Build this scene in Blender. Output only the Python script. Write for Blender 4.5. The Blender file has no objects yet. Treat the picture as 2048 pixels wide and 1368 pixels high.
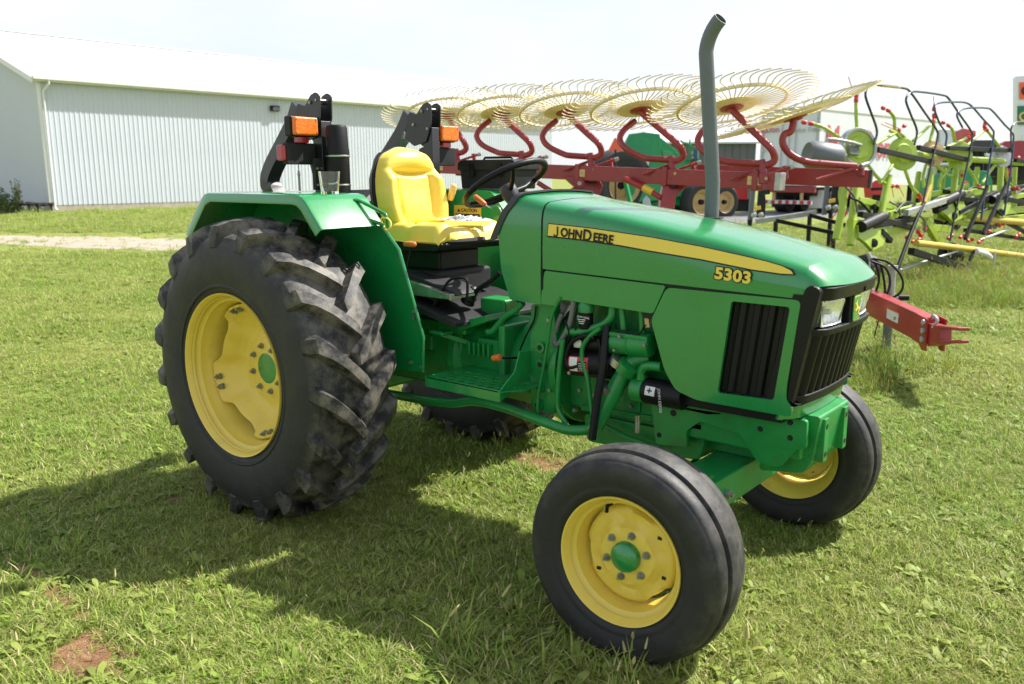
import bpy, bmesh, math, random
import numpy as np
from mathutils import Vector, Matrix
from mathutils.geometry import tessellate_polygon
PI = math.pi
R = math.radians
rnd = random.Random(7)
scn = bpy.context.scene
COL = scn.collection

# ---------------------------------------------------------------- camera
CAM = Vector((3.473, -3.119, 1.628))
YAW, PITCH, ROLL, FPX = 2.2606, 0.1951, -0.003, 1684.9
FWD = Vector((math.cos(PITCH)*math.cos(YAW), math.cos(PITCH)*math.sin(YAW), -math.sin(PITCH)))
RT = Vector((math.sin(YAW), -math.cos(YAW), 0))
UP = RT.cross(FWD)
RT, UP = math.cos(ROLL)*RT + math.sin(ROLL)*UP, math.cos(ROLL)*UP - math.sin(ROLL)*RT
cd = bpy.data.cameras.new('camera'); cam = bpy.data.objects.new('camera', cd); COL.objects.link(cam)
cam.matrix_world = Matrix(((RT.x, UP.x, -FWD.x, CAM.x), (RT.y, UP.y, -FWD.y, CAM.y), (RT.z, UP.z, -FWD.z, CAM.z), (0, 0, 0, 1)))
cd.sensor_width = 36; cd.lens = 36*FPX/2048; cd.clip_end = 2000; cd.clip_start = 0.05
cd.dof.use_dof = True; cd.dof.focus_distance = 4.0; cd.dof.aperture_fstop = 3.6
scn.camera = cam

# ---------------------------------------------------------------- sky, sun, exposure
SUN = Vector((0.39, 0.75, 1.0)).normalized()          # towards the sun
w = bpy.data.worlds.new('World'); scn.world = w; w.use_nodes = True
nt = w.node_tree; nt.nodes.clear()
out = nt.nodes.new('ShaderNodeOutputWorld')
sky = nt.nodes.new('ShaderNodeTexSky'); sky.sky_type = 'NISHITA'; sky.sun_disc = False
sky.sun_elevation = math.asin(SUN.z); sky.sun_rotation = math.atan2(SUN.x, SUN.y)
sky.air_density = 1.0; sky.dust_density = 2.0; sky.altitude = 150
bg = nt.nodes.new('ShaderNodeBackground'); bg.inputs['Strength'].default_value = 0.10
veil = nt.nodes.new('ShaderNodeBackground'); veil.inputs['Color'].default_value = (.915, .945, 1.0, 1); veil.inputs['Strength'].default_value = 0.535
tcw = nt.nodes.new('ShaderNodeTexCoord'); mpw = nt.nodes.new('ShaderNodeMapping'); mpw.inputs['Scale'].default_value = (1.0, 1.0, 3.2)
nz = nt.nodes.new('ShaderNodeTexNoise'); nz.inputs['Scale'].default_value = 2.2; nz.inputs['Detail'].default_value = 7; nz.inputs['Roughness'].default_value = .58
rmp = nt.nodes.new('ShaderNodeMapRange'); rmp.inputs[1].default_value = .33; rmp.inputs[2].default_value = .60; rmp.inputs[3].default_value = .60; rmp.inputs[4].default_value = 1.0
mxw = nt.nodes.new('ShaderNodeMixShader')
nt.links.new(tcw.outputs['Generated'], mpw.inputs['Vector']); nt.links.new(mpw.outputs['Vector'], nz.inputs['Vector'])
# thin cloud everywhere, thicker haze towards the horizon all round
spw = nt.nodes.new('ShaderNodeSeparateXYZ'); nt.links.new(tcw.outputs['Generated'], spw.inputs[0])
hz = nt.nodes.new('ShaderNodeMapRange'); hz.interpolation_type = 'SMOOTHSTEP'; hz.inputs[1].default_value = .10; hz.inputs[2].default_value = .75; hz.inputs[3].default_value = 1.0; hz.inputs[4].default_value = .38
nt.links.new(spw.outputs['Z'], hz.inputs[0]); mlw = nt.nodes.new('ShaderNodeMath'); mlw.operation = 'MULTIPLY'
nt.links.new(nz.outputs['Fac'], rmp.inputs[0]); nt.links.new(rmp.outputs[0], mlw.inputs[0]); nt.links.new(hz.outputs[0], mlw.inputs[1]); nt.links.new(mlw.outputs[0], mxw.inputs[0])
nt.links.new(sky.outputs['Color'], bg.inputs['Color'])
nt.links.new(bg.outputs[0], mxw.inputs[1]); nt.links.new(veil.outputs[0], mxw.inputs[2]); nt.links.new(mxw.outputs[0], out.inputs['Surface'])
sd = bpy.data.lights.new('sun', 'SUN'); sd.energy = 4.3; sd.angle = R(0.6); sd.color = (1.0, .965, .90)
so = bpy.data.objects.new('sun', sd); COL.objects.link(so); so.location = SUN*40
so.rotation_euler = SUN.to_track_quat('Z', 'Y').to_euler()
scn.view_settings.view_transform = 'Standard'; scn.view_settings.look = 'None'
scn.view_settings.gamma = 1; scn.view_settings.use_curve_mapping = False
scn.view_settings.exposure = 1.05

# ---------------------------------------------------------------- pixel -> point
def ray(px, py):
    return FWD + RT*((px-1024)/FPX) - UP*((py-684)/FPX)
def at(px, py, x=None, y=None, z=None, d=None):
    r = ray(px, py)
    if d is not None: return CAM + r*d
    if x is not None: t = (x-CAM.x)/r.x
    elif y is not None: t = (y-CAM.y)/r.y
    else: t = (z-CAM.z)/r.z
    return CAM + r*t

# ---------------------------------------------------------------- mesh builder
class MB:
    def __init__(s): s.v = []; s.f = []
    def add(s, vs, fs):
        o = len(s.v); s.v += [tuple(v) for v in vs]; s.f += [tuple(i+o for i in f) for f in fs]; return s
    def box(s, a, b):
        x0, y0, z0 = a; x1, y1, z1 = b
        return s.add([(x0,y0,z0),(x1,y0,z0),(x1,y1,z0),(x0,y1,z0),(x0,y0,z1),(x1,y0,z1),(x1,y1,z1),(x0,y1,z1)],
                     [(0,3,2,1),(4,5,6,7),(0,1,5,4),(1,2,6,5),(2,3,7,6),(3,0,4,7)])
    def beam(s, p0, p1, w, h, up=(0,0,1), w1=None, h1=None):
        p0 = Vector(p0); p1 = Vector(p1); d = (p1-p0).normalized(); up = Vector(up)
        if abs(d.dot(up)) > .98: up = Vector((1,0,0)) if abs(d.x) < .9 else Vector((0,1,0))
        r = d.cross(up).normalized(); u = r.cross(d); vs = []
        for p, ww, hh in ((p0, w, h), (p1, w1 or w, h1 or h)):
            for a, b in ((-1,-1),(1,-1),(1,1),(-1,1)): vs.append(p + r*(a*ww/2) + u*(b*hh/2))
        return s.add(vs, [(0,1,2,3),(7,6,5,4),(0,4,5,1),(1,5,6,2),(2,6,7,3),(3,7,4,0)])
    def tube(s, pts, r, n=10, closed=False, caps=True, smooth=0):
        P = [Vector(p) for p in pts]
        if smooth: P = catmull(P, smooth, closed)
        m = len(P); rs = r if isinstance(r, (list, tuple)) else None
        if rs and len(rs) != m: rs = [rs[0] + (rs[-1]-rs[0])*i/(m-1) for i in range(m)]
        T = []
        for i in range(m):
            a = P[(i-1) % m] if (closed or i > 0) else P[i]; b = P[(i+1) % m] if (closed or i < m-1) else P[i]
            T.append((b-a).normalized())
        u = T[0].orthogonal().normalized(); vs = []
        for i in range(m):
            u = (u - T[i]*u.dot(T[i])).normalized(); q = T[i].cross(u); rr = rs[i] if rs else r
            for k in range(n):
                a = 2*PI*k/n; vs.append(P[i] + (u*math.cos(a) + q*math.sin(a))*rr)
        fs = []
        for i in range(m if closed else m-1):
            j = (i+1) % m
            for k in range(n): fs.append((i*n+k, i*n+(k+1) % n, j*n+(k+1) % n, j*n+k))
        if caps and not closed: fs.append(tuple(range(n))[::-1]); fs.append(tuple((m-1)*n+k for k in range(n)))
        return s.add(vs, fs)
    def cyl(s, p0, p1, r, n=16, r1=None): return s.tube([p0, p1], [r, r if r1 is None else r1], n)
    def lathe(s, prof, c=(0,0,0), axis=(0,1,0), n=48, closed=False):
        c = Vector(c); ax = Vector(axis).normalized(); u = ax.orthogonal().normalized(); q = ax.cross(u); m = len(prof)
        vs = [c + ax*a + (u*math.cos(2*PI*k/n) + q*math.sin(2*PI*k/n))*r for r, a in prof for k in range(n)]
        fs = []
        for i in range(m if closed else m-1):
            j = (i+1) % m
            for k in range(n): fs.append((i*n+k, i*n+(k+1) % n, j*n+(k+1) % n, j*n+k))
        return s.add(vs, fs)
    def prism(s, poly, axis, a, b, holes=()):
        def mk(p, t):
            return (t, p[0], p[1]) if axis == 'x' else (p[0], t, p[1]) if axis == 'y' else (p[0], p[1], t)
        loops = [list(poly)] + [list(h) for h in holes]; flat = [p for l in loops for p in l]; n = len(flat)
        vs = [mk(p, a) for p in flat] + [mk(p, b) for p in flat]
        if holes:
            tri = tessellate_polygon([[Vector((p[0], p[1], 0)) for p in l] for l in loops])
            fs = [tuple(t) for t in tri] + [tuple(i+n for i in t[::-1]) for t in tri]
        else:
            fs = [tuple(range(n))[::-1], tuple(range(n, 2*n))]
        o = 0
        for l in loops:
            k = len(l)
            for i in range(k): fs.append((o+i, o+(i+1) % k, o+(i+1) % k+n, o+i+n))
            o += k
        return s.add(vs, fs)
    def grid(s, fn, nu, nv, closeu=False):
        vs = [fn(i/(nu if closeu else nu-1), j/(nv-1)) for j in range(nv) for i in range(nu)]; fs = []
        for j in range(nv-1):
            for i in range(nu if closeu else nu-1):
                a = (i+1) % nu; fs.append((j*nu+i, j*nu+a, (j+1)*nu+a, (j+1)*nu+i))
        return s.add(vs, fs)
    def mirror(s):          # copy across y = 0
        o = len(s.v); n = len(s.f)
        s.v += [(x, -y, z) for x, y, z in s.v[:o]]
        s.f += [tuple(i+o for i in f[::-1]) for f in s.f[:n]]
        return s
    def build(s, name, mat, parent=None, bevel=0, smooth=38, seg=2, loc=None, solid=0, sub=0):
        me = bpy.data.meshes.new(name); me.from_pydata(s.v, [], s.f); me.update()
        bm = bmesh.new(); bm.from_mesh(me); bmesh.ops.recalc_face_normals(bm, faces=bm.faces); bm.to_mesh(me); bm.free()
        if smooth:
            me.shade_smooth(); me.set_sharp_from_angle(angle=R(smooth))
        if mat: me.materials.append(M[mat])
        o = bpy.data.objects.new(name, me); COL.objects.link(o); o.parent = parent
        if loc is not None: o.location = loc
        if solid:
            m = o.modifiers.new('thickness', 'SOLIDIFY'); m.thickness = solid; m.offset = -1
            m = o.modifiers.new('crisp', 'EDGE_SPLIT'); m.split_angle = R(smooth or 30); m.use_edge_sharp = True
        if sub:
            m = o.modifiers.new('subdivision', 'SUBSURF'); m.levels = sub; m.render_levels = sub
        if bevel:
            m = o.modifiers.new('bevel', 'BEVEL'); m.width = bevel; m.segments = seg; m.limit_method = 'ANGLE'; m.angle_limit = R(35)
            m.harden_normals = bool(smooth)
        return o
def catmull(P, k, closed=False):
    n = len(P); outp = []
    for i in range(n if closed else n-1):
        a = P[(i-1) % n] if closed or i > 0 else P[0]*2-P[1]
        b, c = P[i], P[(i+1) % n]
        d = P[(i+2) % n] if closed or i < n-2 else c*2-b
        for j in range(k):
            t = j/k
            outp.append(.5*((2*b) + (c-a)*t + (2*a-5*b+4*c-d)*t*t + (3*b-a-3*c+d)*t**3))
    if not closed: outp.append(P[-1])
    return outp
def interp(x, xs, ys): return float(np.interp(x, xs, ys))
def tag(o, label, cat, group=None, kind=None):
    if label: o['label'] = label
    if cat: o['category'] = cat
    if group: o['group'] = group
    if kind: o['kind'] = kind
    return o
def thing(name, label, cat, loc=(0,0,0), group=None):
    o = bpy.data.objects.new(name, None); COL.objects.link(o); o.location = loc; o.empty_display_size = .2
    return tag(o, label, cat, group)
def copy_tree(o, parent=None):
    c = o.copy(); COL.objects.link(c); c.parent = parent
    for ch in [x for x in bpy.data.objects if x.parent == o]: copy_tree(ch, c)
    return c
def text(name, body, mat, parent, origin, xdir, ydir, size, extrude=.001, offset=0, spacing=1.0, xs=1.0, bold=0):
    cu = bpy.data.curves.new(name, 'FONT'); cu.body = body; cu.size = size; cu.extrude = extrude; cu.offset = offset; cu.space_character = spacing
    cu.resolution_u = 3
    t = bpy.data.objects.new(name, cu); COL.objects.link(t)
    bpy.context.view_layer.update()
    me = bpy.data.meshes.new_from_object(t.evaluated_get(bpy.context.evaluated_depsgraph_get()))
    bpy.data.objects.remove(t); bpy.data.curves.remove(cu)
    X = Vector(xdir).normalized(); Y = Vector(ydir); Y = (Y - X*Y.dot(X)).normalized(); Z = X.cross(Y)
    mm = Matrix(((X.x*xs, Y.x, Z.x, origin[0]), (X.y*xs, Y.y, Z.y, origin[1]), (X.z*xs, Y.z, Z.z, origin[2]), (0,0,0,1)))
    me.transform(mm); me.materials.clear(); me.materials.append(M[mat])
    o = bpy.data.objects.new(name, me); COL.objects.link(o); o.parent = parent
    return o

# ---------------------------------------------------------------- materials
M = {}
def pm(key, col, rough=.5, metal=0, coat=0, var=.10, vscale=6, bump=0, bscale=80, dirt=None, rvar=.12, alpha=None, trans=0, emit=None, ior=1.5):
    m = bpy.data.materials.new(key); m.use_nodes = True; n = m.node_tree; b = n.nodes['Principled BSDF']
    b.inputs['Roughness'].default_value = rough; b.inputs['Metallic'].default_value = metal; b.inputs['IOR'].default_value = ior
    b.inputs['Coat Weight'].default_value = coat; b.inputs['Coat Roughness'].default_value = .10; b.inputs['Coat IOR'].default_value = 1.6
    b.inputs['Transmission Weight'].default_value = trans
    tc = n.nodes.new('ShaderNodeTexCoord')
    t = n.nodes.new('ShaderNodeTexNoise'); t.inputs['Scale'].default_value = vscale; t.inputs['Detail'].default_value = 6; t.inputs['Roughness'].default_value = .62
    n.links.new(tc.outputs['Object'], t.inputs['Vector'])
    mr = n.nodes.new('ShaderNodeMapRange'); mr.inputs[1].default_value = .3; mr.inputs[2].default_value = .7; mr.inputs[3].default_value = 1-var; mr.inputs[4].default_value = 1+var
    n.links.new(t.outputs['Fac'], mr.inputs[0])
    mx = n.nodes.new('ShaderNodeMix'); mx.data_type = 'RGBA'; mx.blend_type = 'MULTIPLY'; mx.inputs[0].default_value = 1
    mx.inputs[6].default_value = (*col, 1); n.links.new(mr.outputs[0], mx.inputs[7]); cout = mx.outputs[2]
    if dirt:
        dc, lo, hi, ds, amt = dirt
        t2 = n.nodes.new('ShaderNodeTexNoise'); t2.inputs['Scale'].default_value = ds; t2.inputs['Detail'].default_value = 8; t2.inputs['Roughness'].default_value = .7
        n.links.new(tc.outputs['Object'], t2.inputs['Vector'])
        m2 = n.nodes.new('ShaderNodeMapRange'); m2.inputs[1].default_value = lo; m2.inputs[2].default_value = hi; m2.inputs[4].default_value = amt
        n.links.new(t2.outputs['Fac'], m2.inputs[0])
        m3 = n.nodes.new('ShaderNodeMix'); m3.data_type = 'RGBA'; n.links.new(m2.outputs[0], m3.inputs[0]); n.links.new(cout, m3.inputs[6]); m3.inputs[7].default_value = (*dc, 1)
        cout = m3.outputs[2]
    n.links.new(cout, b.inputs['Base Color'])
    if rvar:
        r2 = n.nodes.new('ShaderNodeMapRange'); r2.inputs[1].default_value = .3; r2.inputs[2].default_value = .7
        r2.inputs[3].default_value = max(.02, rough-rvar*.5); r2.inputs[4].default_value = min(1, rough+rvar); n.links.new(t.outputs['Fac'], r2.inputs[0]); n.links.new(r2.outputs[0], b.inputs['Roughness'])
    if bump:
        t3 = n.nodes.new('ShaderNodeTexNoise'); t3.inputs['Scale'].default_value = bscale; t3.inputs['Detail'].default_value = 4; n.links.new(tc.outputs['Object'], t3.inputs['Vector'])
        bp = n.nodes.new('ShaderNodeBump'); bp.inputs['Strength'].default_value = bump; bp.inputs['Distance'].default_value = .01
        n.links.new(t3.outputs['Fac'], bp.inputs['Height']); n.links.new(bp.outputs['Normal'], b.inputs['Normal'])
    if emit: b.inputs['Emission Color'].default_value = (*emit[0], 1); b.inputs['Emission Strength'].default_value = emit[1]
    M[key] = m; return m
pm('green', (.006, .235, .052), .25, 0, .75, .06, 3, dirt=((.12,.15,.09), .55, .82, 7, .10))
pm('cup_glass', (.97,.98,.98), .015, 0, 0, 0, trans=1.0, rvar=0, ior=1.45)
pm('green_chassis', (.008, .235, .045), .40, 0, .2, .12, 9, .10, 120, dirt=((.050,.048,.025), .52, .74, 11, .55))
pm('green_far', (.016, .26, .085), .4, var=.12)
pm('yellow_rim', (.82, .61, .095), .42, 0, .1, .06, 7, .05, 200, dirt=((.34,.24,.10), .57, .8, 6, .55))
pm('yellow_seat', (.87, .65, .09), .38, 0, .05, .04, 5, .05, 260)
pm('yellow_decal', (.88, .66, .09), .5, var=.03)
pm('black', (.006, .0062, .007), .45, var=.2, bump=.04, bscale=200)
pm('black_matt', (.020, .020, .021), .6, var=.25, bump=.06, bscale=150, dirt=((.11,.10,.08), .55, .85, 8, .35))
pm('black_rops', (.012, .012, .014), .38, coat=.2, var=.2, dirt=((.08,.075,.06), .6, .85, 7, .3))
pm('trim', (.045, .042, .044), .55, var=.15)
pm('rubber', (.016, .0165, .018), .62, var=.25, vscale=10, bump=.12, bscale=60, dirt=((.12,.105,.08), .54, .80, 7, .28))
pm('steel', (.42, .41, .38), .35, .9, var=.2, vscale=20)
pm('bolt', (.30, .31, .28), .45, .7, var=.3, vscale=30)
pm('chrome', (.7, .7, .7), .12, 1, var=.05)
pm('exhaust', (.135, .145, .155), .48, .25, var=.10, vscale=9, dirt=((.20,.20,.18), .6, .85, 9, .3))
pm('hose_grey', (.17, .17, .18), .5)
pm('orange', (.75, .17, .03), .4, var=.04)
pm('tan', (.72, .50, .17), .45, var=.06)
pm('amber', (.88, .17, .004), .3, 0, .15, var=.25, vscale=45, bump=.35, bscale=110)
pm('red_lens', (.42, .015, .02), .2, 0, .4, var=.2)
pm('red_tape', (.5, .02, .02), .35, var=.15, vscale=30)
pm('label_white', (.72, .72, .70), .4, var=.08, vscale=30)
pm('label_red', (.6, .03, .03), .4)
pm('label_yellow', (.78, .52, .05), .4)
pm('print_dark', (.02, .02, .02), .5)
pm('print_grey', (.42, .40, .36), .5)
pm('rake_red', (.29, .022, .028), .42, 0, .2, .14, 5, .04, 120, dirt=((.30,.17,.13), .55, .82, 6, .4))
pm('rake_red_bright', (.34, .018, .018), .38, 0, .25, .12, 5, dirt=((.28,.16,.12), .58, .85, 6, .35))
pm('tine', (.80, .69, .44), .45, var=.15, vscale=9)
pm('tan_rim', (.55, .38, .17), .5, var=.15, dirt=((.25,.18,.1), .55, .8, 6, .5))
pm('lime', (.36, .50, .035), .42, 0, .2, .12, 5, dirt=((.25,.24,.12), .56, .82, 7, .45))
pm('red_clip', (.62, .04, .025), .42)
pm('hoop', (.018, .024, .026), .35, coat=.3)
pm('hoop_blue', (.02, .045, .11), .35, coat=.3)
pm('pto_yellow', (.55, .40, .05), .4, var=.12)
pm('galv', (.45, .46, .46), .42, .6, var=.2, vscale=14)
pm('trailer', (.72, .74, .76), .4, var=.05, vscale=1.5, dirt=((.5,.48,.44), .55, .85, 2, .35))
pm('shed_grey', (.16, .165, .18), .5, var=.1, vscale=1)
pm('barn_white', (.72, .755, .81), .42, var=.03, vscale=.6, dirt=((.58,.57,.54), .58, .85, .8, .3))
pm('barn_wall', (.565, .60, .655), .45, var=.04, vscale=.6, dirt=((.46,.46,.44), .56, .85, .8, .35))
pm('barn_trim', (.78, .78, .74), .45, var=.03)
pm('concrete', (.42, .37, .30), .85, var=.18, vscale=3, bump=.2, bscale=25, dirt=((.26,.2,.13), .5, .75, 2, .5))
pm('clear_lens', (.97, .98, .98), .03, 0, 0, var=.01, trans=.93, rvar=0)
pm('reflector', (.92, .92, .93), .22, 1, var=.05, vscale=60)
pm('sign_orange', (.8, .13, .05), .5)
for k_ in ('black', 'black_matt', 'print_dark'): M[k_].node_tree.nodes['Principled BSDF'].inputs['Specular IOR Level'].default_value = .28
pm('sign_green', (.01, .16, .06), .4)
# ================================================================ GROUND
def atp(px, py, p, n):
    r = ray(px, py); return CAM + r*((Vector(p)-CAM).dot(Vector(n))/r.dot(Vector(n)))
def gpt(px, py): return at(px, py, z=0)
def node_ground(key, c1, c2, c3, s1, s2, lo=.42, hi=.58, bump=.5, bs=30, rough=.95):
    m = bpy.data.materials.new(key); m.use_nodes = True; n = m.node_tree; b = n.nodes['Principled BSDF']; b.inputs['Roughness'].default_value = rough
    b.inputs['Specular IOR Level'].default_value = .15
    g = n.nodes.new('ShaderNodeNewGeometry')
    def noise(sc, det=8, ro=.65):
        t = n.nodes.new('ShaderNodeTexNoise'); t.inputs['Scale'].default_value = sc; t.inputs['Detail'].default_value = det; t.inputs['Roughness'].default_value = ro; n.links.new(g.outputs['Position'], t.inputs['Vector']); return t
    def mix(f, lo, hi, ca, cb):
        r = n.nodes.new('ShaderNodeMapRange'); r.inputs[1].default_value = lo; r.inputs[2].default_value = hi; n.links.new(f, r.inputs[0])
        x = n.nodes.new('ShaderNodeMix'); x.data_type = 'RGBA'; n.links.new(r.outputs[0], x.inputs[0])
        for i, c in ((6, ca), (7, cb)):
            if isinstance(c, tuple): x.inputs[i].default_value = (*c, 1)
            else: n.links.new(c, x.inputs[i])
        return x.outputs[2]
    a = mix(noise(s1, 6).outputs['Fac'], lo, hi, c1, c2); c = mix(noise(s2, 8, .75).outputs['Fac'], .48, .62, a, c3); c = mix(noise(.18, 4).outputs['Fac'], .35, .7, c, c)
    n.links.new(c, b.inputs['Base Color'])
    t3 = noise(bs, 6, .7); bp = n.nodes.new('ShaderNodeBump'); bp.inputs['Strength'].default_value = bump; bp.inputs['Distance'].default_value = .03; n.links.new(t3.outputs['Fac'], bp.inputs['Height']); n.links.new(bp.outputs['Normal'], b.inputs['Normal'])
    M[key] = m
node_ground('lawn', (.165,.225,.038), (.240,.275,.062), (.25,.22,.10), .9, 14, bump=.8, bs=22)
node_ground('gravel', (.42,.36,.28), (.33,.28,.20), (.50,.45,.37), 3, 26, bump=.9, bs=40)
node_ground('asphalt', (.15,.15,.155), (.19,.19,.19), (.24,.23,.22), 1.5, 30, bump=.3)
node_ground('dirt', (.23,.120,.060), (.30,.165,.085), (.36,.22,.12), 6, 30, bump=.9, bs=35)
m = MB(); nG = 81
gx = [-1]*0
def axis_pts(c, near, far, k): 
    t = np.linspace(-1, 1, k); return c + np.sign(t)*(near*np.abs(t) + far*np.abs(t)**4)
ax_ = axis_pts(1.0, 14, 400, nG); ay_ = axis_pts(1.0, 14, 400, nG)
def bumpz(x, y): return 0
m.add([(x, y, 0) for y in ay_ for x in ax_], [(j*nG+i, j*nG+i+1, (j+1)*nG+i+1, (j+1)*nG+i) for j in range(nG-1) for i in range(nG-1)])
tag(m.build('ground', 'lawn', None), 'mown lawn with patchy yellow-green grass', 'lawn', kind='structure')
# gravel track
def strip(nm, mat, near, far, z, label, cat, e0=25, e1=30):
    m = MB(); k = len(near); N_ = [gpt(*p) for p in near]; F_ = [gpt(*p) for p in far]
    A = [N_[0]+(N_[0]-N_[1]).normalized()*e0] + N_ + [N_[-1]+(N_[-1]-N_[-2]).normalized()*e1]; B_ = [F_[0]+(F_[0]-F_[1]).normalized()*e0] + F_ + [F_[-1]+(F_[-1]-F_[-2]).normalized()*e1]
    a2 = catmull(A, 8); b2 = catmull(B_, 8); n = len(a2); vs = []; fs = []
    for i in range(n):
        w1 = .25*math.sin(i*1.7)+.18*math.sin(i*4.1); d = (b2[i]-a2[i]).normalized()
        vs += [tuple(a2[i]+d*w1*.6+Vector((0,0,z))), tuple(a2[i].lerp(b2[i],.5)+Vector((0,0,z+.02))), tuple(b2[i]+d*w1+Vector((0,0,z)))]
    for i in range(n-1): fs += [(i*3,i*3+3,i*3+4,i*3+1),(i*3+1,i*3+4,i*3+5,i*3+2)]
    return tag(m.add(vs, fs).build(nm, mat, None), label, cat, kind='structure')
strip('gravel_track', 'gravel', [(20,490),(180,497),(370,501),(560,503)], [(20,473),(180,473),(370,479),(560,482)], .004, 'pale gravel track crossing the lawn before the barn', 'track')
strip('asphalt_lane', 'asphalt', [(1380,452),(1500,446),(1640,434),(1740,428)], [(1380,428),(1500,424),(1640,419),(1740,416)], .004, 'grey asphalt lane beside the white trailer', 'road', 3, 12)
# bare earth patches
DIRT = [(1085,925,.24,.15),(345,1000,.06,.04),(1440,1120,.06,.04),(1350,905,.10,.06)] + [(15,1115,.06,.05),(60,1165,.05,.04),(110,1195,.10,.05),(95,1180,.05,.05),(165,1235,.06,.03),(185,1275,.05,.05),(150,1312,.13,.08),(205,1300,.06,.05),(120,1345,.07,.04),(255,1310,.05,.03),(40,1140,.07,.05),(75,1150,.05,.04),(135,1215,.06,.04),(200,1330,.06,.05),(230,1345,.05,.03),(170,1350,.07,.04),(40,1290,.04,.03),(10,1350,.06,.04)]
for i, (px, py, ra, rb_) in enumerate(DIRT):
    c = gpt(px, py); m = MB(); k = 26; q = random.Random(i); ph = [q.uniform(0,6) for _ in range(4)]
    ring = [(c.x+ra*math.cos(a)*(1+.25*math.sin(2*a+ph[0])+.16*math.sin(5*a+ph[1])), c.y+rb_*math.sin(a)*(1+.2*math.sin(3*a+ph[2])+.15*math.sin(6*a+ph[3])), .004) for a in np.linspace(0,2*PI,k,endpoint=False)]
    m.add([(c.x,c.y,.012)]+ring, [(0,1+j,1+(j+1)%k) for j in range(k)]); tag(m.build('earth_patch', 'dirt', None), None, None, kind='structure')

# ---- grass
def blade_mat(key, ca, cb, cs, straw):
    m = bpy.data.materials.new(key); m.use_nodes = True; n = m.node_tree; n.nodes.clear()
    o = n.nodes.new('ShaderNodeOutputMaterial'); g = n.nodes.new('ShaderNodeNewGeometry'); at_ = n.nodes.new('ShaderNodeAttribute'); at_.attribute_name = 'c'
    oi = n.nodes.new('ShaderNodeObjectInfo')
    t = n.nodes.new('ShaderNodeTexNoise'); t.inputs['Scale'].default_value = .55; t.inputs['Detail'].default_value = 5; n.links.new(g.outputs['Position'], t.inputs['Vector'])
    mr = n.nodes.new('ShaderNodeMapRange'); mr.inputs[1].default_value = .38; mr.inputs[2].default_value = .64; n.links.new(t.outputs['Fac'], mr.inputs[0])
    x1 = n.nodes.new('ShaderNodeMix'); x1.data_type = 'RGBA'; x1.inputs[6].default_value = (*ca,1); x1.inputs[7].default_value = (*cb,1)
    ad = n.nodes.new('ShaderNodeMath'); ad.operation = 'MULTIPLY_ADD'; n.links.new(oi.outputs['Random'], ad.inputs[0]); ad.inputs[1].default_value = .55; 
    ml = n.nodes.new('ShaderNodeMath'); ml.operation = 'MULTIPLY'; n.links.new(mr.outputs[0], ml.inputs[0]); ml.inputs[1].default_value = .55; n.links.new(ml.outputs[0], ad.inputs[2]); n.links.new(ad.outputs[0], x1.inputs[0])
    st = n.nodes.new('ShaderNodeMath'); st.operation = 'GREATER_THAN'; n.links.new(at_.outputs['Fac'], st.inputs[0]); st.inputs[1].default_value = 1-straw
    x2 = n.nodes.new('ShaderNodeMix'); x2.data_type = 'RGBA'; n.links.new(st.outputs[0], x2.inputs[0]); n.links.new(x1.outputs[2], x2.inputs[6]); x2.inputs[7].default_value = (*cs,1)
    vr = n.nodes.new('ShaderNodeMapRange'); vr.inputs[3].default_value = .65; vr.inputs[4].default_value = 1.25; n.links.new(at_.outputs['Fac'], vr.inputs[0])
    x3 = n.nodes.new('ShaderNodeMix'); x3.data_type = 'RGBA'; x3.blend_type = 'MULTIPLY'; x3.inputs[0].default_value = 1; n.links.new(x2.outputs[2], x3.inputs[6]); n.links.new(vr.outputs[0], x3.inputs[7])
    p = n.nodes.new('ShaderNodeBsdfPrincipled'); p.inputs['Roughness'].default_value = .5; p.inputs['Specular IOR Level'].default_value = .22; n.links.new(x3.outputs[2], p.inputs['Base Color'])
    tr_ = n.nodes.new('ShaderNodeBsdfTranslucent'); n.links.new(x3.outputs[2], tr_.inputs['Color'])
    ms = n.nodes.new('ShaderNodeMixShader'); ms.inputs[0].default_value = .42; n.links.new(p.outputs[0], ms.inputs[1]); n.links.new(tr_.outputs[0], ms.inputs[2]); n.links.new(ms.outputs[0], o.inputs['Surface'])
    M[key] = m
blade_mat('grass_blade', (.235,.375,.050), (.405,.460,.115), (.50,.44,.22), .10)
blade_mat('grass_tall', (.150,.270,.035), (.27,.33,.06), (.40,.29,.12), .12)
blade_mat('seed_head', (.30,.25,.07), (.38,.28,.09), (.42,.30,.12), .4)
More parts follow.
